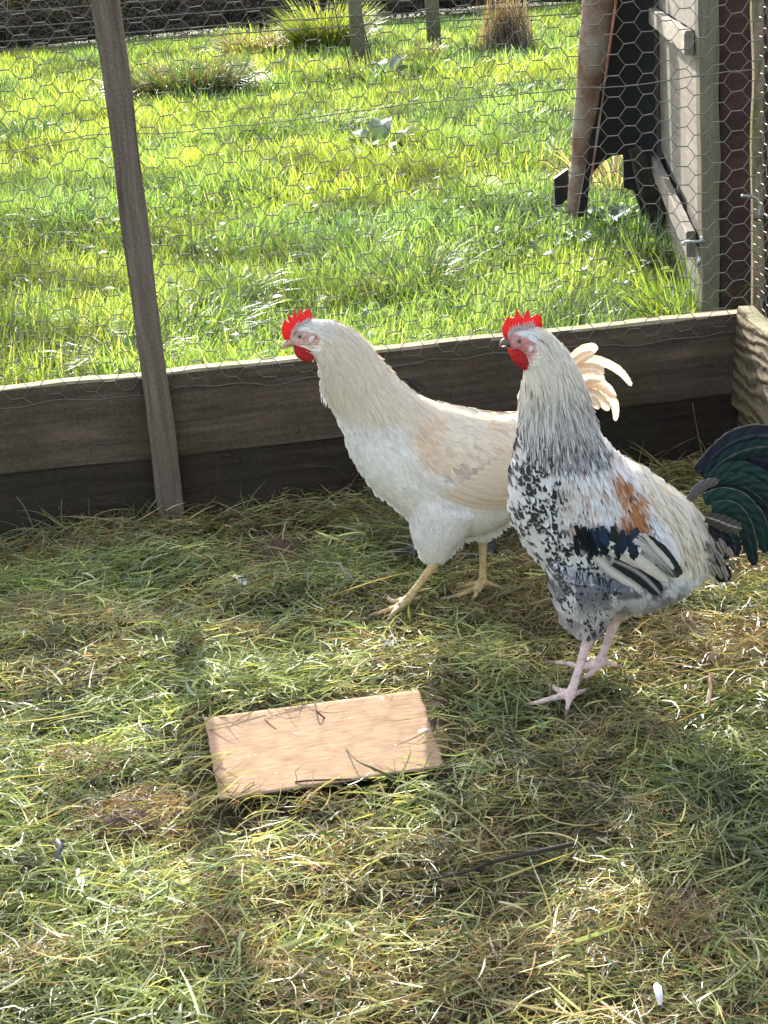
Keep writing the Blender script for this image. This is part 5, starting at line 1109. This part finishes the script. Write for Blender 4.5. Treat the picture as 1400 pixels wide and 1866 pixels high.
# wing: bar coverts, secondaries, primaries
KZ = lambda x, y: (1040+x/4.667, 900+y/4.667)
dS = lambda x, y: float(S.d(np.array([float(x)]), np.array([float(y)]))[0])
def up(pt, d): # picture place of a flank point whose depth is d, brought back to the mid plane
    a = gy(pt[0], pt[1], YS-d); a = a.copy(); a[1] = YS; x, y = proj(a); return (float(x), float(y))
def flank(pts, d):
    out = []
    for q in pts:
        m_ = KZ(*q)
        for _ in range(3): m_ = up(KZ(*q), dS(*m_)+.004)
        out.append(m_)
    return out
DW = .082
for pts, wd_, c0_, c1_, rc, dd, bl, dark in [
    ([(150, 470), (330, 640), (520, 770), (690, 880)], 75, [.72, .68, .60], [.76, .72, .64], (.80, .78, .70), -.006, True, 0),
    ([(360, 555), (500, 615), (640, 715), (762, 845)], 150, [.012, .014, .022], [.010, .012, .018], (.45, .44, .44), -.0028, True, 1),
    ([(150, 400), (400, 500), (620, 610), (815, 740)], 66, [.74, .69, .60], [.72, .65, .54], (.72, .66, .56), .000, True, 0),
    ([(300, 400), (480, 480), (660, 610), (820, 730)], 95, [.76, .72, .64], [.74, .68, .58], (.74, .7, .6), .002, True, 0),
    ([(520, 360), (660, 460), (790, 580), (880, 690)], 70, [.74, .70, .64], [.02, .02, .025], (.5, .48, .45), .0035, True, 0),
    ([(560, 320), (700, 420), (820, 560), (905, 690)], 80, [.70, .64, .56], [.012, .012, .016], (.03, .03, .035), .003, True, 1),
    ([(640, 330), (760, 430), (850, 540), (930, 660)], 62, [.02, .02, .024], [.012, .014, .02], (.03, .03, .035), .005, True, 1),
    ([(600, 300), (700, 420), (790, 520), (860, 610)], 46, [.72, .68, .62], [.72, .70, .64], (.7, .66, .6), .007, True, 0)]:
    vane('wing_feather', sroot, flank(pts, DW), wd_/4.667, YS, dd+.0125, dd+.009, c0_, c1_, M_feather, rachis=rc, n=24, tip=.5, tipblunt=True, base=.6, on=S, bow=.1)
outs = []
bx_ = np.repeat(np.linspace(1050, 1160, 15), 2)+rng.uniform(-4, 4, 30); by_ = np.tile([955, 970], 15)+rng.uniform(-4, 4, 30)+.06*(bx_-1050)
def unflank(x, y):
    m_ = (x, y)
    for _ in range(3): m_ = up((x, y), dS(*m_)+.006)
    return m_
barq = np.array([unflank(x, y) for x, y in zip(bx_, by_)])
def cbar(px, py, sv, tv, n):
    c = np.array([.010, .024, .052])*rng.uniform(.3, 1.5, (n, 1)); g = rng.uniform(0, 1, n) < .35; c[g] = np.array([.008, .012, .014])
    C = np.repeat(np.repeat(c[:, None, None], len(sv), 1), 3, 2); t = (rng.uniform(0, 1, n) < .18)[:, None]*(sv > .7)[None]; C = np.where(t[..., None, None], np.array([.7, .7, .68]), C); return C
outs += S.drape(barq, np.radians(rng.normal(80, 8, 30)), rng.uniform(24, 42, 30), rng.uniform(9, 14, 30), .002, 'round', cbar, rows=7, base=.0130)
plumage('wing_bar_feathers', sroot, outs, M_irid)
# tail
ZT = lambda x, y: (1220+x/5.833, 760+y/5.833)
G_ = [.008, .030, .028]; G2_ = [.012, .045, .040]; N_ = [.010, .016, .030]
tl = [([(330, 620), (540, 400), (760, 260), (1000, 215), (1300, 260), (1500, 420)], 210, -.010, N_, N_, (.05, .05, .06), (-1, [.22, .20, .18])),
      ([(380, 640), (620, 450), (860, 350), (1100, 330), (1400, 420)], 150, -.004, G_, G_, (.12, .11, .12), None),
      ([(700, 420), (900, 480), (1100, 520), (1300, 640), (1450, 900)], 260, -.020, N_, N_, (.03, .03, .04), None),
      ([(800, 700), (950, 800), (1100, 1000), (1150, 1300)], 300, -.022, N_, N_, (.2, .2, .22), None),
      ([(380, 660), (560, 545), (760, 520), (960, 600), (1120, 740), (1230, 950)], 120, .006, G2_, G_, (.03, .06, .055), None),
      ([(380, 690), (600, 620), (820, 660), (1000, 780), (1150, 980)], 110, .010, G2_, G_, (.03, .05, .05), (-1, [.10, .10, .10])),
      ([(340, 760), (520, 690), (700, 700), (900, 800), (1080, 980)], 90, .004, N_, G_, (.2, .19, .18), None),
      ([(330, 830), (520, 775), (720, 840), (880, 1000), (960, 1180), (990, 1400)], 150, .018, G2_, G_, (.02, .05, .045), (-1, [.20, .18, .15])),
      ([(400, 900), (580, 900), (720, 1020), (800, 1220), (870, 1520)], 150, .024, G2_, [.006, .016, .016], (.02, .05, .045), (-1, [.20, .18, .15])),
      ([(380, 980), (480, 1120), (540, 1280), (560, 1440)], 120, .030, N_, N_, (.05, .06, .08), None),
      ([(420, 980), (560, 1120), (640, 1260), (660, 1420)], 130, .027, G_, N_, (.05, .06, .08), None),
      ([(380, 1040), (420, 1200), (450, 1340), (470, 1480)], 90, .034, N_, [.10, .07, .05], (.05, .06, .08), None),
      ([(150, 800), (240, 700), (340, 640), (478, 610)], 90, .030, [.12, .10, .10], [.14, .12, .12], (.10, .08, .08), (-1, [.45, .42, .40])),
      ([(300, 920), (430, 970), (560, 1030), (690, 1070)], 140, .048, [.06, .052, .048], [.10, .088, .08], (.45, .42, .38), None),
      ([(470, 1500), (520, 1580), (560, 1680)], 150, .028, [.012, .018, .022], [.012, .018, .022], (.03, .03, .04), None)]
for pts, wd_, dd, c0_, c1_, rc, ed in tl:
    vane('tail_feather', sroot, [ZT(*a) for a in pts], wd_/5.833*1.22, YS, dd, dd*.8, c0_, c1_, M_irid, rachis=rc, edge=ed, n=44, tipblunt=True, bow=.12, asym=.05, nt_=13, base=.65)
# barred under-tail tufts
for i in range(30):
    x = rng.uniform(170, 640); y = rng.uniform(1310, 1580)-.12*(x-170); dk = rng.uniform() < .6
    vane('under_tail_feather', sroot, [ZT(x-80, y-130), ZT(x-30, y-40), ZT(x+rng.uniform(-10, 50), y+rng.uniform(30, 80))], rng.uniform(8, 14), YS, .044+.0006*i, .042, [.05, .045, .045] if dk else [.6, .54, .46], [.42, .35, .28] if not dk else [.03, .025, .025], M_feather, rachis=(.5, .44, .38) if dk else (.12, .1, .09), edge=(-1, [.45, .40, .34]), n=12, nt_=5, tip=.7)
SZ = lambda L_: [(900+x/5.385, 550+y/5.385) for x, y in L_]
inflate('comb', sroot, SZ([(100, 360), (86, 310), (82, 250), (105, 200), (122, 165), (140, 132), (160, 158), (205, 150), (212, 110), (226, 72), (252, 118), (285, 158), (310, 110), (337, 58), (348, 105), (360, 152), (395, 135), (425, 108), (440, 128), (466, 132), (472, 180), (480, 240), (440, 275), (350, 285), (260, 300), (190, 330), (140, 365)]), YS, 0, .0028, M_comb, soft=6)
for sd_ in (1, -1):
    inflate('wattle', sroot, SZ([(190, 440), (160, 462), (148, 500), (172, 552), (228, 602), (290, 652), (322, 632), (348, 580), (350, 520), (300, 470), (250, 440)]), YS, .0095, .0034, M_comb, sy=sd_, lean=.003, soft=7)
    inflate('ear_lobe', sroot, SZ([(322, 440), (330, 405), (360, 398), (374, 415), (366, 445), (345, 462), (330, 462)]), YS, .0175, .0026, M_lobe, sy=sd_, soft=3)
eye(sroot, 946.8, 621, 5.0, YS, .0120, M_iris_s, (.50, .34, .31))
b_ = lambda *q: [tuple(v for pt in ((900+x0/5.385, 550+y0/5.385), (900+x1/5.385, 550+y1/5.385)) for v in pt) for x0, y0, x1, y1 in q]
beak(sroot, b_((150, 355, 170, 440), (115, 350, 130, 432), (85, 365, 90, 430), (62, 395, 60, 438), (56, 438, 57, 445)), b_((180, 425, 180, 452), (135, 430, 135, 452), (100, 434, 95, 448), (78, 438, 78, 446)), YS, M_beak_d, .0064)
# fine pale bristles where the comb meets the brow
def bristles(root, n, line, Lr, Y0, dr):
    ps = cr(np.array(line, float), n); paths = []
    for i in range(n):
        a = gy(ps[i, 0]+rng.uniform(-2, 2), ps[i, 1]+rng.uniform(-2, 2), Y0-rng.uniform(.006, .011)); L_ = rng.uniform(*Lr); e = a+np.array([dr[0]+rng.uniform(-.4, .4), -.35, dr[1]+rng.uniform(-.2, .3)])*L_; paths.append(np.array([a, (a+e)/2+[0, -.0005, 0], e]))
    V, F = tube_np(paths, [np.array([.00035, .0003, .0001])]*n, 4, cap=False); o = mesh_np('brow_bristles', V, F, np.full((len(V), 3), .72), [M_feather], parent=root); o['kind'] = 'stuff'
bristles(sroot, 90, [(926, 612), (940, 603), (955, 600), (972, 597)], (.004, .010), YS, (.1, .9))
bristles(root, 80, [(532, 612), (540, 600), (552, 592), (566, 585)], (.004, .010), YW, (.2, .9))

# ------------------------------------------------------------------ black hen behind
YB = 2.30
br_ = [(650, 742, 655, 755, .006), (662, 732, 664, 765, .014), (680, 728, 676, 775, .017), (698, 718, 690, 800, .024), (716, 702, 700, 830, .034), (740, 692, 712, 870, .046), (775, 722, 740, 915, .056), (830, 752, 790, 935, .060), (890, 768, 850, 935, .060), (950, 770, 915, 915, .054), (1010, 762, 980, 880, .042), (1055, 748, 1035, 850, .028), (1085, 742, 1075, 825, .014)]
Bk = Bird(YB, br_); Bk.fin()
Bk.tube([gy(800, 880, YB-.03), gy(790, 930, YB-.03), gy(785, 965, YB-.03)], [.045, .03, .012], n=14, k=14); Bk.tube([gy(880, 880, YB+.02), gy(888, 930, YB+.02), gy(900, 955, YB+.02)], [.045, .03, .012], n=14, k=14)
bcl = foot(Bk, (785, 965), 0, (768, 992), 0, [[(745, 1000, .028), (728, 1006, .022), (712, 1012, .016)], [(755, 1006, .026), (748, 1016, .018)], [(790, 994, .022), (800, 996, .018)]], .0072, YB-.03)
bcl += foot(Bk, (905, 950), 0, (893, 1004), 0, [[(875, 1010, .024), (855, 1014, .02), (838, 1016, .016)], [(890, 1014, .022), (886, 1024, .016)], [(905, 1008, .022), (914, 1012, .018)]], .0070, YB+.02)
broot = empty('black_hen', (float(gz(840, 1005)[0]), YB, 0), 'black bird almost hidden behind the white cockerel, dark grey legs showing', 'hen')
def bbody(px, py, co):
    c = np.repeat(np.array([[.016, .016, .018]]), len(px), 0); lg = sstep(.085, .075, co[:, 2])[:, None]; return c*(1-lg)+np.array([.075, .08, .09])*lg
Bk.body(broot, bbody, vox=.0026)
for v, f in bcl: mesh_np('claw', v, f, None, [M_claw], parent=broot)
def cB(px, py, sv, tv, n):
    c = np.array([.014, .016, .018])*rng.uniform(.5, 1.8, (n, 1)); return np.repeat(np.repeat(c[:, None, None], len(sv), 1), 3, 2)
p = scatter(Bk, 1500); bf = flow([(680, 740, 45), (740, 760, 50), (850, 760, 15), (980, 760, 0), (800, 900, 60), (900, 900, 40)]); n = len(p)
o1 = Bk.drape(p, bf(p[:, 0], p[:, 1])+rng.normal(0, .12, n), rng.uniform(22, 34, n), rng.uniform(9, 14, n), .002, 'soft', cB)
p = np.stack([np.linspace(712, 770, 40), np.interp(np.linspace(712, 770, 40), [712, 740, 770], [700, 690, 700])], -1); o1 += Bk.drape(p, np.radians(rng.uniform(25, 50, 40)), rng.uniform(18, 30, 40), 4, .003, 'point', cB)
plumage('body_plumage', broot, o1, M_irid)
for i in range(7): vane('tail_feather', broot, [(1000, 770), (1050, 745+i*8), (1095+rng.uniform(-6, 6), 735+i*9)], 24, YB, .01-.003*i, .008-.003*i, [.012, .014, .016], [.016, .016, .02], M_irid, rachis=(.03, .03, .03), n=12, tipblunt=True)
inflate('comb', broot, [(652, 738), (656, 726), (664, 730), (670, 720), (678, 728), (686, 720), (690, 732), (680, 740), (664, 744)], YB, 0, .002, M_comb)
eye(broot, 668, 744, 3.6, YB, .0135, M_iris_s, (.3, .1, .1))
beak(broot, [(656, 742, 660, 754), (646, 745, 648, 754), (638, 750, 639, 755)], [(660, 752, 660, 758), (648, 753, 648, 757), (642, 754, 642, 756)], YB, M_beak_d, .005)

M_knot = wood('knot_wood', (.085, .052, .034), (.03, .02, .014), None, grain=160, relief=.9, ringy=2)
for (px, py, rx, ry) in ((431, 841, 6, 5), (414, 830, 9, 3)):
    th = np.linspace(0, 2*pi, 26, endpoint=False); Yk = float(fence_pt(float((gy(px, py, 2.55)-FA)[:2]@fdir[:2]), 0, .006)[1])
    inflate('knot', pf, [(px+rx*cos(t)*(1+.15*sin(3*t)), py+ry*sin(t)*(1+.2*cos(2*t))) for t in th], Yk, 0, .0007, M_knot, soft=4)
# ================================================================== SMALL THINGS ON THE FLOOR
M_dark = flat('mud_clod', (.10, .068, .055), .95, noise=.4, nscale=60, bumpd=.004)
def clod(px, py, r, h, label, name='mud_clod', cat='mud', mat=None, seed=1):
    c = gz(px, py, .012 if mat is None else .025); nx = 26; a = np.linspace(0, 2*pi, nx, endpoint=False); V = [[0, 0, h]]; F = []
    rows = 7
    for k in range(1, rows+1):
        f = k/rows
        for t in a:
            q = r*f*(1+.35*(float(vn(cos(t)*1.5+seed, sin(t)*1.5, seed))-.5)); z = h*(1-f**2)+(float(vn(cos(t)*f*5+seed, sin(t)*f*5+9, seed+2))-.5)*h*.5
            V.append([q*cos(t), q*sin(t)*.8, z if k < rows else -.01])
    V = np.array(V); tri = np.stack([np.zeros(nx), 1+np.arange(nx), 1+(np.arange(nx)+1) % nx], -1).astype(int)
    qd = np.concatenate([np.stack([1+k*nx+np.arange(nx), 1+(k+1)*nx+np.arange(nx), 1+(k+1)*nx+(np.arange(nx)+1) % nx, 1+k*nx+(np.arange(nx)+1) % nx], -1) for k in range(rows-1)])
    o = mesh_np(name, V, [qd, tri], None, [mat or M_dark]); o.location = c; tag(o, label, cat); return o
clod(505, 1010, .032, .024, 'brown mud clod on the clippings, below the wall left of the white cockerel', seed=1)
clod(432, 1158, .028, .014, 'flat grey-brown mud patch halfway between wall and plywood', seed=5)
clod(235, 1500, .034, .012, 'large earthy lump under dry roots left of the plywood', seed=9)
clod(1300, 1195, .050, .010, 'wide scratched soil heap right of the speckled cockerel', seed=12)
M_drop = flat('white_dropping', (.26, .25, .23), .7, noise=.7, nscale=300, bumpd=.001)
clod(228, 1055, .005, .004, 'small dark and white dropping near the tall post foot', 'dropping', 'dropping', M_drop, 21)
clod(270, 1325, .0045, .003, 'pale dropping in the sunlit grass left of the plywood', 'dropping', 'dropping', M_drop, 23)
clod(592, 1172, .004, .003, 'tiny white dropping between plywood and white cockerel', 'dropping', 'dropping', M_drop, 25)
# dark dropping curl lower left
A = gz(112, 1548, .028); V, F = tube_np([A+np.array([[0, .012, .004], [-.004, .004, .008], [.002, -.006, .007], [-.002, -.016, .002], [.006, -.024, 0]])], [np.array([.002, .003, .0036, .003, .001])], 9)
o = mesh_np('dropping', V-A, F, None, [flat('grey_dropping', (.09, .09, .10), .45, noise=.6, nscale=160)]); o.location = A; tag(o, 'dark grey curled dropping at lower left in the clippings', 'dropping')
def gfeather(px, py, ang, Lm, Wm, label, col):
    c = gz(px, py, .036); n = 12; s_ = np.linspace(0, 1, n); t_ = np.array([-1, -.5, 0, .5, 1.0]); wv = Wm*.5*np.sin(np.clip(s_*.9+.1, 0, 1)*pi)**.6
    X = s_[:, None]*Lm-np.zeros(5); Yv = t_[None]*wv[:, None]; Z = .006*np.sin(s_*pi)[:, None]-.25*np.abs(Yv)+rng.uniform(-.0006, .0006, (n, 5))
    V = np.stack([X*cos(ang)-Yv*sin(ang), X*sin(ang)+Yv*cos(ang), Z], -1).reshape(-1, 3); i = (np.arange(n-1)[:, None]*5+np.arange(4)[None]).ravel(); F = np.stack([i, i+1, i+6, i+5], -1)
    cc = np.repeat(np.array(col)[None], n*5, 0); cc[2::5] *= 1.15
    uv = np.stack([np.tile(t_, n), np.repeat(s_, 5)], -1)
    o = mesh_np('feather', V, [F], np.clip(cc, 0, .9), [M_feather], uv=uv); o.location = c; tag(o, label, 'feather'); return o
gfeather(427, 1048, -1.15, .050, .013, 'small white feather lying below the wall, left of the white cockerel', [.78, .78, .76])
gfeather(1203, 1830, 1.5, .030, .007, 'small white feather at the bottom right in the clippings', [.8, .8, .78])
M_twig = flat('dark_twig', (.035, .025, .02), .8, noise=.4, nscale=80, bumpd=.001)
P = cr([gz(785, 1604, .034), gz(850, 1588, .042), gz(900, 1570, .044), gz(960, 1556, .048), gz(1045, 1538, .046)], 30)
V, F = tube_np([P, cr([gz(900, 1571, .044), gz(880, 1568, .052), gz(868, 1572, .05)], 8)], [np.linspace(.0012, .0026, 30), np.linspace(.0016, .0008, 8)], 7)
o = mesh_np('twig', V-P[0], F, None, [M_twig]); o.location = P[0]; tag(o, 'long dark twig lying across the clippings right below the plywood', 'twig')
M_bark = wood('bark_strip', (.34, .24, .16), (.16, .10, .06), None, grain=120)
P = cr([gz(1293, 1228, .034), gz(1296, 1255, .038), gz(1292, 1290, .036)], 12); V, F = tube_np([P], [np.array([.002, .004, .0055, .006, .006, .006, .006, .006, .005, .005, .004, .002])*.45], 8)
o = mesh_np('bark_piece', V-P[0], F, None, [M_bark]); o.location = P[0]; tag(o, 'short upright strip of brown bark right of the speckled cockerel', 'bark')
# twiglets and blades resting on the plywood
P = cr([gz(538, 1425, .036), gz(570, 1422, .038), gz(640, 1420, .036)], 12); V, F = tube_np([P], [.0011], 6); o = mesh_np('twig', V-P[0], F, None, [M_twig]); o.location = P[0]; tag(o, 'thin reddish twig lying along the front edge of the plywood', 'twig')
P = cr([gz(574, 1278, .034), gz(578, 1296, .044), gz(594, 1310, .034)], 12); V, F = tube_np([P], [.0010], 6); o = mesh_np('grass_stalk', V-P[0], F, None, [M_twig]); o.location = P[0]; tag(o, 'short curved dry stalk near the back edge of the plywood', 'stalk')
P = cr([gz(629, 1362, .034), gz(650, 1385, .046), gz(680, 1400, .048), gz(722, 1420, .038)], 16); V, F = tube_np([P], [np.linspace(.0006, .0018, 16)], 6); o = mesh_np('grass_stalk', V-P[0], F, np.full((len(V), 3), .1)*np.array([1.6, 1.4, .6]), [M_hay]); o.location = P[0]; tag(o, 'olive curved stalk reaching over the front of the plywood', 'stalk')
# blades hanging over the rim of the sheet
n = 420; e = rng.integers(0, 4, n); t = rng.uniform(0, 1, n); cs_ = [np.array(q) for q in c_]; ends = [(cs_[1], cs_[2]), (cs_[0], cs_[1]), (cs_[0], cs_[3]), (cs_[3], cs_[2])]
keepf = np.array([.9, .8, .35, .3])[e] > rng.uniform(0, 1, n); keepf &= ~((e == 0) & (t > .30) & (rng.uniform(0, 1, n) < .75)); e = e[keepf]; t = t[keepf]; n = len(e)
P = np.array([ends[a][0]*(1-b__)+ends[a][1]*b__ for a, b__ in zip(e, t)]); cen = sum(cs_)/4; outw = P-cen; outw[:, 2] = 0; outw /= np.linalg.norm(outw, axis=1)[:, None]; P = P+outw*rng.uniform(.01, .05, n)[:, None]; P[:, 2] = .026
az = np.arctan2(-outw[:, 1], -outw[:, 0])+rng.normal(0, .8, n)
V, F, C = strands(P, az, rng.uniform(.035, .085, n), rng.uniform(.0012, .0026, n), rng.uniform(.2, .75, n), rng.normal(0, .8, n), rng.normal(-1.0, .35, n), pal([G2, G3, G1, S1, B1], [3, 3, 2, 1.5, 1], n), segs=6)
o = mesh_np('overhanging_grass', V, F, C, [M_hay], smooth=False); tag(o, 'grass blades curling over the edges of the plywood', 'grass', kind='stuff')
# single tall stems at the wall foot
sp_ = [((1282, 836), (1272, 790), (1262, 735)), ((1290, 832), (1282, 812), (1272, 795)), ((1331, 828), (1332, 800), (1330, 780)), ((118, 978), (112, 940), (113, 910)), ((60, 960), (45, 925), (30, 905))]
r0 = gz(1282, 836); stems = []
for tri_ in sp_:
    A = gz(tri_[0][0], tri_[0][1]+16, 0.01); Ya = min(A[1], 2.50 if tri_[0][0] < 500 else 2.56); stems.append(cr([gy(q[0], q[1], Ya) for q in ((tri_[0][0], tri_[0][1]+20),)+tri_], 12))
for i, P in enumerate(stems):
    V, F = tube_np([P], [np.linspace(.0016, .0007, 12)], 5); o = mesh_np('tall_grass', V-P[0], F, np.full((len(V), 3), .22)*np.array([1.1, 1.2, .5]), [M_hay]); o.location = P[0]
    tag(o, ['tall pale grass stem standing before the wall in the right corner', 'shorter grass stem leaning on the tall one in the right corner', 'short stem nearest the mossy corner board', 'upright stem before the wall left of the tall post', 'leftmost stem leaning left at the wall foot'][i], 'grass stem')
